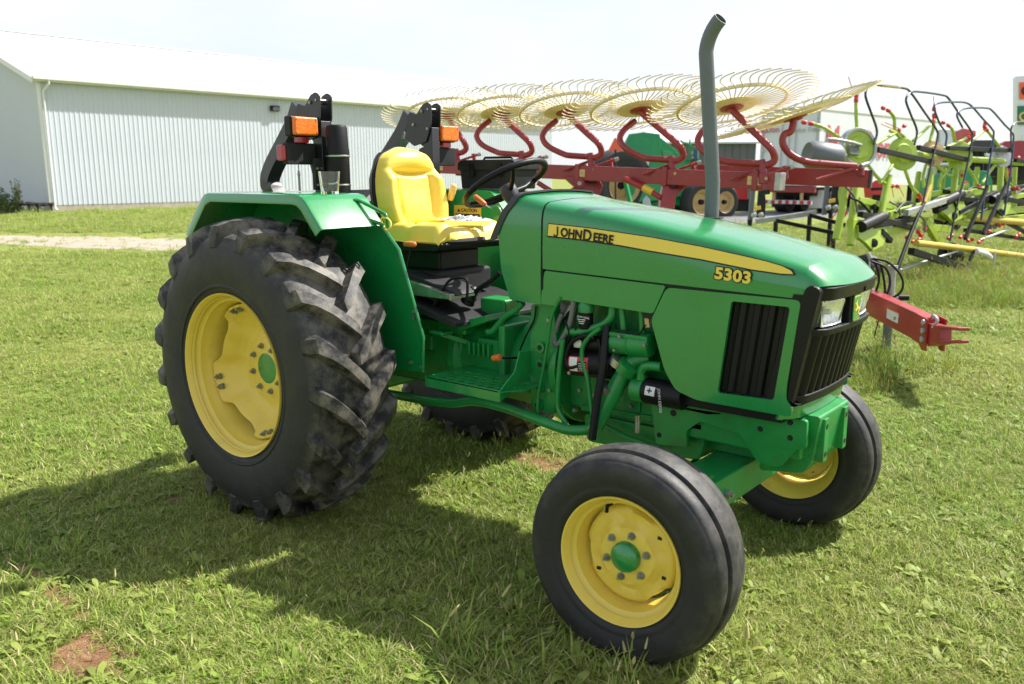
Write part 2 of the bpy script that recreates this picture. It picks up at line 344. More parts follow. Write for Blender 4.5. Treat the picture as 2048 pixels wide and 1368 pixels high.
def tuft(nm, nb, h0, h1, wd, spread, lean, seed, mat='grass_blade', seeds=0):
    q = random.Random(seed); vs = []; fs = []; cs_ = []
    for _ in range(nb):
        a = q.uniform(0, 2*PI); r = spread*math.sqrt(q.random()); x, y = r*math.cos(a), r*math.sin(a); h = q.uniform(h0, h1); d = q.uniform(0, 2*PI); L = h*q.uniform(.15, lean); w_ = wd*q.uniform(.6, 1.2); f = d+PI/2+q.uniform(-.5,.5)
        c = q.random(); o = len(vs); sx, sy = math.cos(f)*w_/2, math.sin(f)*w_/2; k = 4 if h > .12 else 3
        for i in range(k):
            t = i/k; px_ = x+math.cos(d)*L*t*t; py_ = y+math.sin(d)*L*t*t; pz = h*(t-.18*t*t*lean); tw = 1-.55*t
            vs += [(px_-sx*tw,py_-sy*tw,pz),(px_+sx*tw,py_+sy*tw,pz)]; cs_ += [c,c]
        vs.append((x+math.cos(d)*L, y+math.sin(d)*L, h*(1-.18*lean))); cs_.append(c)
        for i in range(k-1): fs.append((o+2*i,o+2*i+1,o+2*i+3,o+2*i+2))
        fs.append((o+2*k-2,o+2*k-1,o+2*k))
        if seeds and q.random() < seeds:
            tip = Vector(vs[-1]); o = len(vs); dd = Vector((math.cos(d)*.5, math.sin(d)*.5, .8)).normalized(); ln = .016+.012*q.random() if h < .2 else .05; rr = ln*.11
            for i, tt in enumerate((0,.3,.75)):
                for j in range(4): vs.append(tuple(tip+dd*ln*tt+Vector((rr*math.cos(j*PI/2)*(1,1.2,.7)[i],rr*math.sin(j*PI/2)*(1,1.2,.7)[i],0)))); cs_.append(.95)
            vs.append(tuple(tip+dd*ln)); cs_.append(.95)
            for i in range(2):
                for j in range(4): fs.append((o+i*4+j,o+i*4+(j+1)%4,o+i*4+4+(j+1)%4,o+i*4+4+j))
            for j in range(4): fs.append((o+8+j,o+8+(j+1)%4,o+12))
    me = bpy.data.meshes.new(nm); me.from_pydata(vs, [], fs); me.update(); me.shade_smooth()
    at_ = me.attributes.new('c', 'FLOAT', 'POINT'); at_.data.foreach_set('value', cs_); me.materials.append(M[mat])
    return bpy.data.objects.new(nm, me)
def leafy(nm, nl, size, seed):
    q = random.Random(seed); vs = []; fs = []; cs_ = []
    for _ in range(nl):
        a = q.uniform(0,2*PI); L = size*q.uniform(.6,1.2); w_ = L*.34; o = len(vs); c = q.random()*.7; up = q.uniform(.2,.8)
        for t, ww in ((0,.15),(.3,.8),(.6,1),(.85,.6)):
            px_, py_ = math.cos(a)*L*t, math.sin(a)*L*t; z = L*up*t-.35*L*t*t+.01
            vs += [(px_-math.sin(a)*w_*ww/2,py_+math.cos(a)*w_*ww/2,z),(px_+math.sin(a)*w_*ww/2,py_-math.cos(a)*w_*ww/2,z)]; cs_ += [c,c]
        vs.append((math.cos(a)*L,math.sin(a)*L,L*up-.35*L)); cs_.append(c)
        for i in range(3): fs.append((o+2*i,o+2*i+1,o+2*i+3,o+2*i+2))
        fs.append((o+6,o+7,o+8))
    me = bpy.data.meshes.new(nm); me.from_pydata(vs, [], fs); me.update(); me.shade_smooth()
    at_ = me.attributes.new('c', 'FLOAT', 'POINT'); at_.data.foreach_set('value', cs_); me.materials.append(M['grass_blade'])
    return bpy.data.objects.new(nm, me)
def scatter(nm, variants, P, rotv, scl, idx, label, cat):
    cl = bpy.data.collections.new(nm+'_variants')
    for o in variants: cl.objects.link(o)
    me = bpy.data.meshes.new(nm); me.from_pydata(P.tolist(), [], [])
    for an, ty, dat, key in (('rot','FLOAT_VECTOR',rotv.ravel(),'vector'),('scl','FLOAT',scl,'value'),('idx','INT',idx,'value')):
        a = me.attributes.new(an, ty, 'POINT'); a.data.foreach_set(key, dat)
    o = bpy.data.objects.new(nm, me); COL.objects.link(o)
    gn = bpy.data.node_groups.new(nm, 'GeometryNodeTree'); gn.interface.new_socket('Geometry', in_out='INPUT', socket_type='NodeSocketGeometry'); gn.interface.new_socket('Geometry', in_out='OUTPUT', socket_type='NodeSocketGeometry')
    i_ = gn.nodes.new('NodeGroupInput'); o_ = gn.nodes.new('NodeGroupOutput'); ip = gn.nodes.new('GeometryNodeInstanceOnPoints'); ci = gn.nodes.new('GeometryNodeCollectionInfo')
    ci.inputs[0].default_value = cl; ci.inputs['Separate Children'].default_value = True; ci.inputs['Reset Children'].default_value = True
    def attr(nm_, ty):
        k = gn.nodes.new('GeometryNodeInputNamedAttribute'); k.data_type = ty; k.inputs['Name'].default_value = nm_; return k.outputs['Attribute']
    e2r = gn.nodes.new('FunctionNodeEulerToRotation'); gn.links.new(attr('rot','FLOAT_VECTOR'), e2r.inputs[0])
    gn.links.new(i_.outputs[0], ip.inputs['Points']); gn.links.new(ci.outputs[0], ip.inputs['Instance']); ip.inputs['Pick Instance'].default_value = True
    gn.links.new(attr('idx','INT'), ip.inputs['Instance Index']); gn.links.new(e2r.outputs[0], ip.inputs['Rotation']); gn.links.new(attr('scl','FLOAT'), ip.inputs['Scale']); gn.links.new(ip.outputs[0], o_.inputs[0])
    o.modifiers.new('scatter', 'NODES').node_group = gn
    return tag(o, label, cat, kind='stuff')
rg = np.random.default_rng(5)
def field(nmax, dmin, dmax, rho, ang=40):
    # points over the ground seen from the lawn's viewing side, thinning with distance
    d = np.linspace(dmin, dmax, 600); pdf = rho(d)*d; cdf = np.cumsum(pdf); tot = float(np.sum(pdf)*(d[1]-d[0]))*2*math.tan(R(ang)); cdf /= cdf[-1]
    n = int(min(nmax, tot)); dd = np.interp(rg.random(n), cdf, d); lat = (rg.random(n)*2-1)*math.tan(R(ang))*dd
    f = np.array([math.cos(YAW), math.sin(YAW)]); r_ = np.array([math.sin(YAW), -math.cos(YAW)])
    return np.array([CAM.x, CAM.y]) + dd[:,None]*f + lat[:,None]*r_, dd
XY, dd = field(200000, 1.2, 48, lambda d: np.where(d < 4.5, 1900, 1900*(4.5/d)**1.9))
keep = np.ones(len(XY), bool)
for px, py, ra, rb_ in DIRT:
    c = gpt(px, py); q = ((XY[:,0]-c.x)/ra)**2 + ((XY[:,1]-c.y)/rb_)**2; keep &= ~((q < 1.0) & (rg.random(len(XY)) < .90))
def inside_px(XY, y0, y1, x0, x1):
    d = XY - np.array([CAM.x, CAM.y]); 
    v = np.stack([d[:,0], d[:,1], np.full(len(d), -CAM.z)], 1); zc = v@np.array(FWD); u = 1024+FPX*(v@np.array(RT))/zc; vv = 684-FPX*(v@np.array(UP))/zc
    return (u > x0) & (u < x1) & (vv > y0) & (vv < y1)
keep &= ~(inside_px(XY, 466, 505, -400, 620) & (rg.random(len(XY)) < .95)); keep &= ~inside_px(XY, 417, 450, 1360, 1760)
XY, dd = XY[keep], dd[keep]; n = len(XY)
sc = (.75+.5*rg.random(n))*np.where(dd < 4.5, 1, 1+(dd-4.5)*.075); sc = np.minimum(sc, 4.2)
patch = np.sin(XY[:,0]*1.9+1.3)*np.sin(XY[:,1]*2.3+.4)+.5*np.sin(XY[:,0]*4.7)*np.sin(XY[:,1]*5.3+2); sc *= np.maximum(.55, 1+.30*patch)
near = np.hypot(XY[:,0]-2.0, XY[:,1]+.9) < .55; sc[near] *= 1.35
idx = rg.choice(6, n, p=[.34,.32,.21,.072,.05,.008]).astype(np.int32)
rot = np.stack([rg.normal(0,.12,n), rg.normal(0,.12,n), rg.random(n)*2*PI], 1)
V = [tuft('a_tuft', 24, .015, .042, .0042, .036, 1.5, 1), tuft('b_tuft', 26, .014, .038, .0038, .040, 1.7, 2), tuft('c_tuft', 18, .02, .055, .0045, .032, 1.3, 3), tuft('d_tuft', 12, .03, .08, .0045, .030, 1.3, 4), leafy('e_leafy', 9, .05, 5), tuft('f_tuft', 8, .06, .13, .0045, .03, .8, 6, seeds=.40)]
scatter('lawn_grass', V, np.column_stack([XY, np.full(n, -.004)]), rot, sc, idx, 'short mown green and straw coloured lawn grass', 'grass')
# longer unmown grass around the parked implements and along the barn
def blob(px, py, ra, rb_, n):
    c = gpt(px, py); a = rg.random(n)*2*PI; r_ = np.sqrt(rg.random(n)); return np.stack([c.x+ra*r_*np.cos(a), c.y+rb_*r_*np.sin(a)], 1)
T = np.concatenate([blob(1790,610,.7,.8,110), blob(1910,600,.9,1.0,330), blob(1800,570,1.4,1.2,520), blob(1960,560,1.3,1.3,420), blob(1880,520,2.5,2,600), blob(1720,500,2.0,2,300), blob(1720,765,.35,.4,50), blob(1800,735,.5,.35,40), blob(1990,480,4,3,600), blob(1620,470,3,2,180)])
n = len(T); hs_ = .50+.5*rg.random(n)
scatter('tall_grass', [tuft('a_tall', 16, .12, .30, .007, .07, .9, 11, 'grass_tall', .2), tuft('b_tall', 12, .16, .40, .007, .06, .8, 12, 'grass_tall', .35), leafy('c_tall', 16, .15, 13)], np.column_stack([T, np.full(n,-.005)]), np.stack([rg.normal(0,.08,n), rg.normal(0,.08,n), rg.random(n)*6.28], 1), hs_, rg.choice(3, n, p=[.45,.40,.15]).astype(np.int32), 'tall unmown grass with brown seed heads around the parked implements', 'grass')
# ================================================================ BARN
U = Vector((math.cos(1.5238), math.sin(1.5238), 0)); NW = Vector((U.y, -U.x, 0))       # along the long wall; outward normal of the long wall
P0 = gpt(104, 425); Pend = atp(1098, 380, P0, NW); LEN = (Pend-P0).dot(U)
zsid = atp(105, 410.5, P0, NW).z; zeave = atp(82, 158, P0, NW).z
BARN = thing('barn', 'long white metal machine barn with white roof behind the gravel track', 'barn', P0)
qg = atp(2, 112, P0, U); tb = (qg-P0).dot(-NW); slope = (qg.z-zeave)/tb
nr_ = Vector((NW.x*slope, NW.y*slope, 1)).normalized(); rp = atp(450, 114.5, P0+Vector((0,0,zeave)), nr_); WID = -(rp-P0).dot(NW); zr = zeave+slope*WID
print('barn', LEN, zsid, zeave, slope, WID, zr)
def L(a, b, z): v = U*a - NW*b; return (v.x, v.y, z)     # along, into the barn, up
PW = .914; RIB = [(0,0),(.06,0),(.085,.019),(.115,.019),(.14,0),(.2285,0)]
prof = [(k*.2285+s, h) for k in range(4) for s, h in RIB[:-1]] + [(PW, 0)]
def sheet(length): 
    m = MB(); n = len(prof); m.add([(s, h, 0) for s, h in prof]+[(s, h, length) for s, h in prof], [(i,i+1,n+i+1,n+i) for i in range(n-1)]); return m
def place(o, origin, xd, nd, zd):
    X, Y, Z = Vector(xd).normalized(), Vector(nd).normalized(), Vector(zd).normalized()
    o.matrix_local = Matrix(((X.x,Y.x,Z.x,origin[0]),(X.y,Y.y,Z.y,origin[1]),(X.z,Y.z,Z.z,origin[2]),(0,0,0,1)))
def panels(nm, mat, count, length, org, step, nd, zd, lens=None):
    first = None
    for k in range(count):
        o0 = Vector(org)+Vector(step).normalized()*PW*k
        if lens is not None: first = None; length = lens[k]
        if first is None: first = sheet(length).build(nm, mat, BARN, smooth=0); o = first
        else: o = first.copy(); COL.objects.link(o)
        place(o, o0, step, nd, zd)
nwp = int(LEN/PW)+1
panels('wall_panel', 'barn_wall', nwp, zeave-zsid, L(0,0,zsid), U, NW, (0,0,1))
ng_ = int(2*WID/PW)+1
gl_ = [zeave+slope*min((k+.5)*PW, 2*WID-(k+.5)*PW)-zsid for k in range(ng_)]
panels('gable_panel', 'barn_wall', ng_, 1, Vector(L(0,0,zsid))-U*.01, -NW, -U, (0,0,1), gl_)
rd = Vector((-NW.x, -NW.y, slope)).normalized(); rl = math.hypot(WID+.35, slope*(WID+.35))
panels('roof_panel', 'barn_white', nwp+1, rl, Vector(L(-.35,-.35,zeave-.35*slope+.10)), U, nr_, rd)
MB().add([L(-.35,WID,zr+.10),L(LEN+.35,WID,zr+.10),L(LEN+.35,2*WID+.35,zeave-.02),L(-.35,2*WID+.35,zeave-.02)], [(0,1,2,3)]).build('rear_roof', 'barn_white', BARN)
MB().add([L(LEN,0,0),L(LEN,2*WID,0),L(LEN,2*WID,zeave),L(LEN,WID,zr),L(LEN,0,zeave)], [(0,1,2,3,4)]).build('end_wall', 'barn_wall', BARN)
MB().add([L(0,2*WID,0),L(LEN,2*WID,0),L(LEN,2*WID,zeave),L(0,2*WID,zeave)], [(0,1,2,3)]).build('rear_wall', 'barn_wall', BARN)
MB().prism([(0,0)], 'x', 0, 0) if False else None
def lbeam(nm, a, b, w, h, mat, par=BARN, bev=.01): return MB().beam(a, b, w, h).build(nm, mat, par, bevel=bev)
lbeam('foundation', L(-.02,.10,zsid/2), L(LEN,.10,zsid/2), .18, zsid+.02, 'concrete'); lbeam('gable_foundation', L(.10,.0,zsid/2), L(.10,2*WID,zsid/2), .18, zsid+.02, 'concrete')
lbeam('gutter', L(-.35,-.42,zeave+.02), L(LEN+.35,-.42,zeave+.02), .14, .14, 'barn_trim')
lbeam('fascia', L(-.36,-.30,zeave-.02), L(LEN+.35,-.30,zeave-.02), .05, .22, 'barn_trim')
lbeam('ridge_cap', L(-.36,WID,zr+.14), L(LEN+.36,WID,zr+.14), .40, .07, 'barn_trim')
lbeam('rake_trim', L(-.37,-.38,zeave-.10), L(-.37,WID,zr+.04), .06, .26, 'barn_trim'); lbeam('corner_trim', L(-.01,-.01,zsid-.02), L(-.01,-.01,zeave), .14, .14, 'barn_trim')
MB().tube([L(.32,-.42,zeave), L(.30,-.42,zeave-.22), L(.12,-.12,zeave-.55), L(.12,-.10,.25), L(.12,-.35,.10)], .05, 10).build('downspout', 'barn_trim', BARN)
lp = atp(550, 217, P0+NW*.15, NW)-P0
LMP = MB().prism([(lp.z-.16,0),(lp.z+.16,0),(lp.z+.20,0)], 'x', 0, .1) if False else MB().beam(lp-U*.27, lp+U*.27, .22, .30); LMP = LMP.build('wall_lamp', 'black', BARN, bevel=.03)
MB().beam(lp-U*.22+NW*.13+Vector((0,0,-.03)), lp+U*.24+NW*.13+Vector((0,0,-.03)), .05, .20).build('lamp_lens', 'clear_lens', LMP, bevel=.02)
# weeds and a low black rack by the gable
def shrub(nm, c, h, rx, n, seed, mat, label, leaf=.10, narrow=1.0):
    t = thing(nm, label, 'shrub', c); q = random.Random(seed)
    m = MB(); lv = MB()
    for s in range(7):
        a = q.uniform(0,6.28); r_ = rx*q.random(); top = Vector((r_*math.cos(a), r_*math.sin(a), h*q.uniform(.6,1))); m.tube([(top.x*.2,top.y*.2,-.02),(top.x*.6,top.y*.6,top.z*.5),tuple(top)], [.022,.006], 5)
        for k in range(n):
            tt = q.uniform(.12,1); p = Vector((top.x*(.2+.8*tt), top.y*(.2+.8*tt), top.z*tt)) + Vector((q.gauss(0,1),q.gauss(0,1),q.gauss(0,.6)))*rx*.30*(1.15-tt*narrow)
            d = Vector((q.gauss(0,1),q.gauss(0,1),q.gauss(.4,.6))).normalized(); s_ = d.orthogonal().normalized()*leaf*.28; L_ = leaf*q.uniform(.6,1.3)
            lv.add([p-s_*.3, p+d*L_*.5-s_, p+d*L_, p+d*L_*.5+s_], [(0,1,2,3)])
    m.build('stems', 'weed_stem', t); lv.build('foliage', mat, t, smooth=0); return t
pm('weed_stem', (.12,.11,.05), .8); pm('weed_dark', (.045,.075,.025), .6, var=.5, vscale=5); pm('weed_pale', (.14,.16,.075), .7, var=.4, vscale=5)
for (px, py, h, rx, n, mt, lab) in ((5,432,1.05,.7,150,'weed_dark','dense dark green weed clump against the barn gable'),(27,430,.8,.5,120,'weed_dark','short dark weed clump next to the low black rack'),(40,428,1.75,.28,60,'weed_pale','tall pale grey-green weed stalk beside the low black rack'),(-15,432,1.2,.8,140,'weed_dark','tall dark green weed clump at the far gable edge')):
    shrub('weed_clump', gpt(px, py), h, rx, n, px, mt, lab)
rk = gpt(68, 427); RK = thing('flat_rack', 'low black metal rack table beside the barn corner', 'rack', rk)
rx_ = (gpt(95,427)-gpt(42,427)); wv = rx_.normalized(); dv = Vector((-wv.y,wv.x,0)); hw = rx_.length/2
for s in (-.5,0,.5): MB().beam(-wv*hw+dv*s+Vector((0,0,.52-.05)), wv*hw+dv*s+Vector((0,0,.42-.05)), .16, .09).build('deck_rail', 'black_matt', RK, bevel=.01)
for a in (-.9,-.3,.3,.9):
    MB().beam(wv*hw*a-dv*.6+Vector((0,0,.44)), wv*hw*a+dv*.6+Vector((0,0,.44)), .09, .07).build('cross_rail', 'black_matt', RK)
for a in (-.85,.0,.85):
    for s in (-.5,.5): MB().beam(wv*hw*a+dv*s+Vector((0,0,-.01)), wv*hw*a+dv*s+Vector((0,0,.44)), .07, .07).build('leg', 'galv' if a == 0 else 'black_matt', RK)
# ================================================================ TRACTOR
TR = thing('tractor', 'green open-station tractor with yellow wheels and yellow seat parked on lawn', 'tractor')
def dust_material(key, r0, r1, amt):
    pm(key, (.0155, .016, .0175), .58, var=.25, vscale=9, bump=.15, bscale=45)
    m = M[key]; n = m.node_tree; b = n.nodes['Principled BSDF']
    tc = n.nodes.new('ShaderNodeTexCoord'); sp = n.nodes.new('ShaderNodeSeparateXYZ'); n.links.new(tc.outputs['Object'], sp.inputs[0])
    cb = n.nodes.new('ShaderNodeCombineXYZ'); n.links.new(sp.outputs['X'], cb.inputs['X']); n.links.new(sp.outputs['Z'], cb.inputs['Z'])
    ln = n.nodes.new('ShaderNodeVectorMath'); ln.operation = 'LENGTH'; n.links.new(cb.outputs[0], ln.inputs[0])
    mr = n.nodes.new('ShaderNodeMapRange'); mr.inputs[1].default_value = r0; mr.inputs[2].default_value = r1; mr.inputs[3].default_value = .05; n.links.new(ln.outputs['Value'], mr.inputs[0])
    t = n.nodes.new('ShaderNodeTexNoise'); t.inputs['Scale'].default_value = 11; t.inputs['Detail'].default_value = 9; t.inputs['Roughness'].default_value = .68; n.links.new(tc.outputs['Object'], t.inputs['Vector'])
    m2 = n.nodes.new('ShaderNodeMapRange'); m2.inputs[1].default_value = .42; m2.inputs[2].default_value = .60; m2.inputs[4].default_value = amt; n.links.new(t.outputs['Fac'], m2.inputs[0])
    mu = n.nodes.new('ShaderNodeMath'); mu.operation = 'MULTIPLY'; n.links.new(mr.outputs[0], mu.inputs[0]); n.links.new(m2.outputs[0], mu.inputs[1])
    mx = n.nodes.new('ShaderNodeMix'); mx.data_type = 'RGBA'; src = b.inputs['Base Color'].links[0].from_socket
    n.links.new(mu.outputs[0], mx.inputs[0]); n.links.new(src, mx.inputs[6]); mx.inputs[7].default_value = (.215, .190, .150, 1); n.links.new(mx.outputs[2], b.inputs['Base Color'])
dust_material('tyre_rear', .60, .69, .70)
dust_material('tyre_front', .29, .37, .26)

# ---- rear wheel (local: axis y, outside -y)
DY = .0
def rear_wheel():
    prof = [(.372,-.190),(.392,-.204),(.43,-.216),(.47,-.223),(.53,-.227),(.580,-.223),(.618,-.212),(.645,-.196),(.661,-.167),(.671,-.12),(.677,-.06)]
    prof = prof + [(.680,0)] + [(r,-y) for r,y in prof[::-1]]
    b = MB().lathe(prof, n=152)
    # moulded ring on the sidewall
    for sg in (-1, 1): b.lathe([(.415, sg*.211), (.420, sg*.2185), (.428, sg*.2200), (.434, sg*.2165)], n=96)
    st = [((.590,-.212),(.606,-.2215),.016,.040,.020),((.622,-.198),(.648,-.2185),.010,.048,.030),((.642,-.180),(.700,-.207),-.005,.052,.032),((.655,-.15),(.7205,-.158),-.055,.054,.032),
          ((.664,-.10),(.7285,-.10),-.125,.052,.031),((.668,-.04),(.732,-.045),-.205,.050,.030),((.670,.012),(.733,.000),-.270,.048,.030),((.668,.034),(.727,.018),-.295,.040,.024)]
    N = 19
    for sgn in (1, -1):
        for k in range(N):
            ph = 2*PI*(k + (.5 if sgn < 0 else 0))/N; vs = []; fs = []
            jit = .003*math.sin(k*7.3+sgn)
            for (br,by),(tr,ty),dp,hb,ht in st:
                for (r,y,h) in ((br,by,-hb),(tr+jit,ty,-ht),(tr+jit,ty,ht),(br,by,hb)):
                    a = ph+dp+h/r; vs.append((r*math.cos(a), y*sgn, r*math.sin(a)))
            n = len(st)
            for i in range(n-1):
                for j in range(3): fs.append((i*4+j, i*4+j+1, i*4+4+j+1, i*4+4+j))
            fs += [(0,1,2,3), tuple(4*(n-1)+q for q in (3,2,1,0))]
            b.add(vs, fs)
    hub = MB()
    # wheel disc with four lobes
    nr = 96; rings = []
    def lobe(a):
        c = math.cos(4*(a-R(18)))            # 1 at lobes
        t = max(0, min(1, (c+.55)/1.0)); t = t*t*(3-2*t)
        return .272 + .056*t
    for fr, dy, ab in ((0,.0,.075),(0,.0,.140),(0,.010,.158),(.35,.006,0),(.62,-.028,0),(.86,-.066,0),(1,-.078,0)):
        ring = []
        for k in range(nr):
            a = 2*PI*k/nr; rr = ab if ab else .160+(lobe(a)-.160)*fr
            tab = -.022 if (fr == 1 and lobe(a) > .318) else 0
            ring.append((rr*math.cos(a), DY+dy+tab, rr*math.sin(a)))
        rings.append(ring)
    vs = [p for r in rings for p in r]; fs = []
    for i in range(len(rings)-1):
        for k in range(nr): fs.append((i*nr+k, i*nr+(k+1) % nr, (i+1)*nr+(k+1) % nr, (i+1)*nr+k))
    hub.add(vs, fs)
    wh = hub.build('rear_wheel', 'yellow_rim', TR, solid=.010, smooth=50)
    b.build('tyre', 'tyre_rear', wh, smooth=24)
    rp = [(.366,-.178),(.378,-.200),(.384,-.213),(.390,-.216),(.392,-.208),(.388,-.196),(.374,-.184),(.366,-.165),(.350,-.155),(.346,-.120),(.340,-.112),(.336,-.06),(.330,-.03),(.330,.06),(.345,.11),(.366,.165),(.390,.214)]
    MB().lathe(rp, n=96).build('rim', 'yellow_rim', wh, smooth=45)
    MB().lathe([(.0,-.012+DY),(.06,-.012+DY),(.078,-.008+DY),(.082,.004+DY),(.082,.05+DY)], n=40).build('hub', 'green', wh)
    MB().lathe([(.0,.05),(.16,.05),(.16,.30),(.12,.34),(.12,.6)], n=32).build('axle_housing', 'green_chassis', wh)
    bm = MB()
    def bolt(x, z, y0, r, axis=(0,-1,0)):
        p = Vector((x, y0, z)); q = Vector(axis)
        return MB().cyl(p+q*.0, p+q*.006, r*1.35, 14).cyl(p+q*.005, p+q*.022, r, 6).cyl(p+q*.02, p+q*.034, r*.55, 8)
    for k in range(8):
        a = 2*PI*k/8+.25; bolt(.113*math.cos(a), .113*math.sin(a), DY, .0145).build('wheel_bolt', 'bolt', wh, smooth=30)
    for k in range(4):
        for s in (-1, 1):
            a = 2*PI*k/4+R(18)+s*.085; bolt(.305*math.cos(a), .305*math.sin(a), -.082, .012).build('clamp_bolt', 'bolt', wh, smooth=30)
            a2 = a; MB().beam((.320*math.cos(a), -.108, .320*math.sin(a)), (.320*math.cos(a), -.05, .320*math.sin(a)), .03, .012, up=(math.cos(a),0,math.sin(a))).build('clamp', 'yellow_rim', wh, bevel=.002)
    for k in range(4):
        for rr, da, wd in ((.205,.22,.009),(.19,.34,.006),(.225,-.15,.005)):
            a = 2*PI*k/4+R(18)+da
            fr_ = (rr-.158)/(lobe(a)-.158); c = Vector((rr*math.cos(a), interp(fr_, [0,.35,.62,.86,1], [.010,.006,-.028,-.066,-.078])+.006, rr*math.sin(a))); MB().cyl(c, c+Vector((0,-.0085,0)), wd, 10).build('disc_hole', 'print_dark', wh)
    return wh
RW = rear_wheel(); RW.location = (0, -.7785, .708); RW.rotation_euler = (0, 0, 0)
LW = copy_tree(RW, TR); LW.location = (0, .7785, .708); LW.scale = (1, -1, 1); LW.rotation_euler = (0, R(31), 0)

# ---- front wheel
def front_wheel():
    h = [(.205,-.088),(.226,-.108),(.240,-.1165),(.252,-.1185),(.256,-.1175),(.262,-.1195),(.285,-.1245),(.306,-.1255),(.325,-.1225),(.338,-.1155),(.3435,-.109),(.3455,-.1085),(.352,-.102),(.3585,-.088),(.3605,-.068),(.3600,-.061),(.350,-.058),(.350,-.050),(.3690,-.046),(.3745,-.020)]
    prof = h + [(.3755,0)] + [(r,-y) for r,y in h[::-1]]
    ty = MB().lathe(prof, n=120)
    d = MB(); nr = 72; rings = []
    for ab, dy in ((.045,-.052),(.072,-.052),(.098,-.052),(.106,-.040),(.125,-.028),(.150,-.036),(.166,-.028),(.172,-.005)):
        ring = []
        for k in range(nr):
            a = 2*PI*k/nr; rr = ab
            if ab > .16:
                c = math.cos(3*(a-R(70))); t = max(0, min(1, (c-.55)/.25)); rr = ab-.013*t
            if .1 < ab < .15: dy2 = dy - .008*max(0, math.cos(6*a))
            else: dy2 = dy
            ring.append((rr*math.cos(a), dy2, rr*math.sin(a)))
        rings.append(ring)
    vs = [p for r in rings for p in r]; fs = []
    for i in range(len(rings)-1):
        for k in range(nr): fs.append((i*nr+k, i*nr+(k+1) % nr, (i+1)*nr+(k+1) % nr, (i+1)*nr+k))
    d.add(vs, fs); wh = d.build('front_wheel', 'yellow_rim', TR, solid=.006, smooth=50)
    ty.build('tyre', 'tyre_front', wh, smooth=35)
    MB().lathe([(.203,-.086),(.212,-.104),(.217,-.1135),(.222,-.1150),(.2235,-.109),(.219,-.100),(.210,-.092),(.203,-.075),(.188,-.068),(.184,-.045),(.178,-.02),(.178,.03),(.19,.06),(.203,.09),(.222,.114)], n=72).build('rim', 'yellow_rim', wh, smooth=45)
    MB().lathe([(0,-.088),(.022,-.087),(.030,-.083),(.034,-.081),(.046,-.078),(.052,-.070),(.053,-.05),(.053,0),(.075,.02),(.075,.10)], n=40).build('hub_cap', 'green', wh, smooth=60)
    for k in range(6):
        a = 2*PI*k/6+.3; p = Vector((.078*math.cos(a), -.053, .078*math.sin(a))); q = Vector((0,-1,0))
        MB().cyl(p, p+q*.004, .0135, 14).cyl(p+q*.003, p+q*.014, .0098, 6).cyl(p+q*.013, p+q*.024, .0055, 8).build('wheel_bolt', 'bolt', wh, smooth=30)
    for a in (R(38), R(-20), R(215)):
        p = Vector((.140*math.cos(a), -.028, .140*math.sin(a))); MB().beam(p, p+Vector((0,-.010,0)), .014, .010).build('square_hole', 'print_dark', wh)
    a = R(112); p = Vector((.182*math.cos(a), -.045, .182*math.sin(a))); MB().tube([p, p+Vector((0,-.03,0)), p+Vector((.01,-.05,-.012))], .0065, 8).build('valve', 'black', wh)
    return wh
FR = front_wheel(); FR.location = (2.082, -.781, .3664); FR.rotation_euler = (R(-1.5), 0, .066)
FL = copy_tree(FR, TR); FL.location = (2.082, .690, .3664); FL.scale = (1, -1, 1); FL.rotation_euler = (R(1.5), R(40), .066)

# ---- hood
HX = [1.00,1.10,1.35,1.50,1.69,1.80,2.0,2.10,2.25,2.43]
HZ = [1.555,1.548,1.518,1.499,1.474,1.455,1.420,1.402,1.367,1.325]
def ztop(x): return interp(x, HX, HZ)
def zline(x): return interp(x, [1.30,1.91,2.43], [1.242,1.224,1.211])
def hsec(x, zb, side=.302):
    zt = ztop(x); p = [(-side,zb),(-side-.002,zb+.3*(zt-zb)),(-side,zt-.11),(-side+.002,zt-.070),(-side+.008,zt-.040),(-side+.022,zt-.017),(-side+.048,zt-.004),(-.16,zt+.003),(-.08,zt+.007)]
    return [(x,y,z) for y,z in p] + [(x,0,zt+.008)] + [(x,-y,z) for y,z in p[::-1]]
def loft(secs):
    m = MB(); n = len(secs[0]); vs = [p for s in secs for p in s]; fs = []
    for i in range(len(secs)-1):
        for k in range(n-1): fs.append((i*n+k, i*n+k+1, (i+1)*n+k+1, (i+1)*n+k))
    return m.add(vs, fs)
secs = [hsec(x, zline(x), .302 - .010*max(0, (x-1.9)/.5)) for x in np.linspace(1.318, 2.425, 26)]
lipy = [-.292,-.293,-.292,-.289,-.278,-.255,-.220,-.150,-.075]
def nose(t):
    base = secs[-1]; res = []
    tgt = [(2.436,-.292,1.213),(2.442,-.291,1.228),(2.452,-.289,1.243),(2.466,-.284,1.252),(2.482,-.272,1.257),(2.496,-.250,1.2585),(2.508,-.215,1.2575),(2.522,-.145,1.255),(2.529,-.07,1.2535)]
    tgt = tgt + [(2.531,0,1.253)] + [(x,-y,z) for x,y,z in tgt[::-1]]
    for i, (b, g) in enumerate(zip(base, tgt)):
        b = Vector(b); g = Vector(g); e = b.lerp(g, t); bul = math.sin(PI*t)*.004; k = min(1, max(0, (b.z-1.24)/.08))
        res.append(e + Vector((bul*k, 0, bul*k*.9)))
    return res
secs += [nose(t) for t in (.06,.2,.4,.6,.8,.93,1)]
hood = loft(secs).build('hood', 'green', TR, solid=.012, smooth=40)
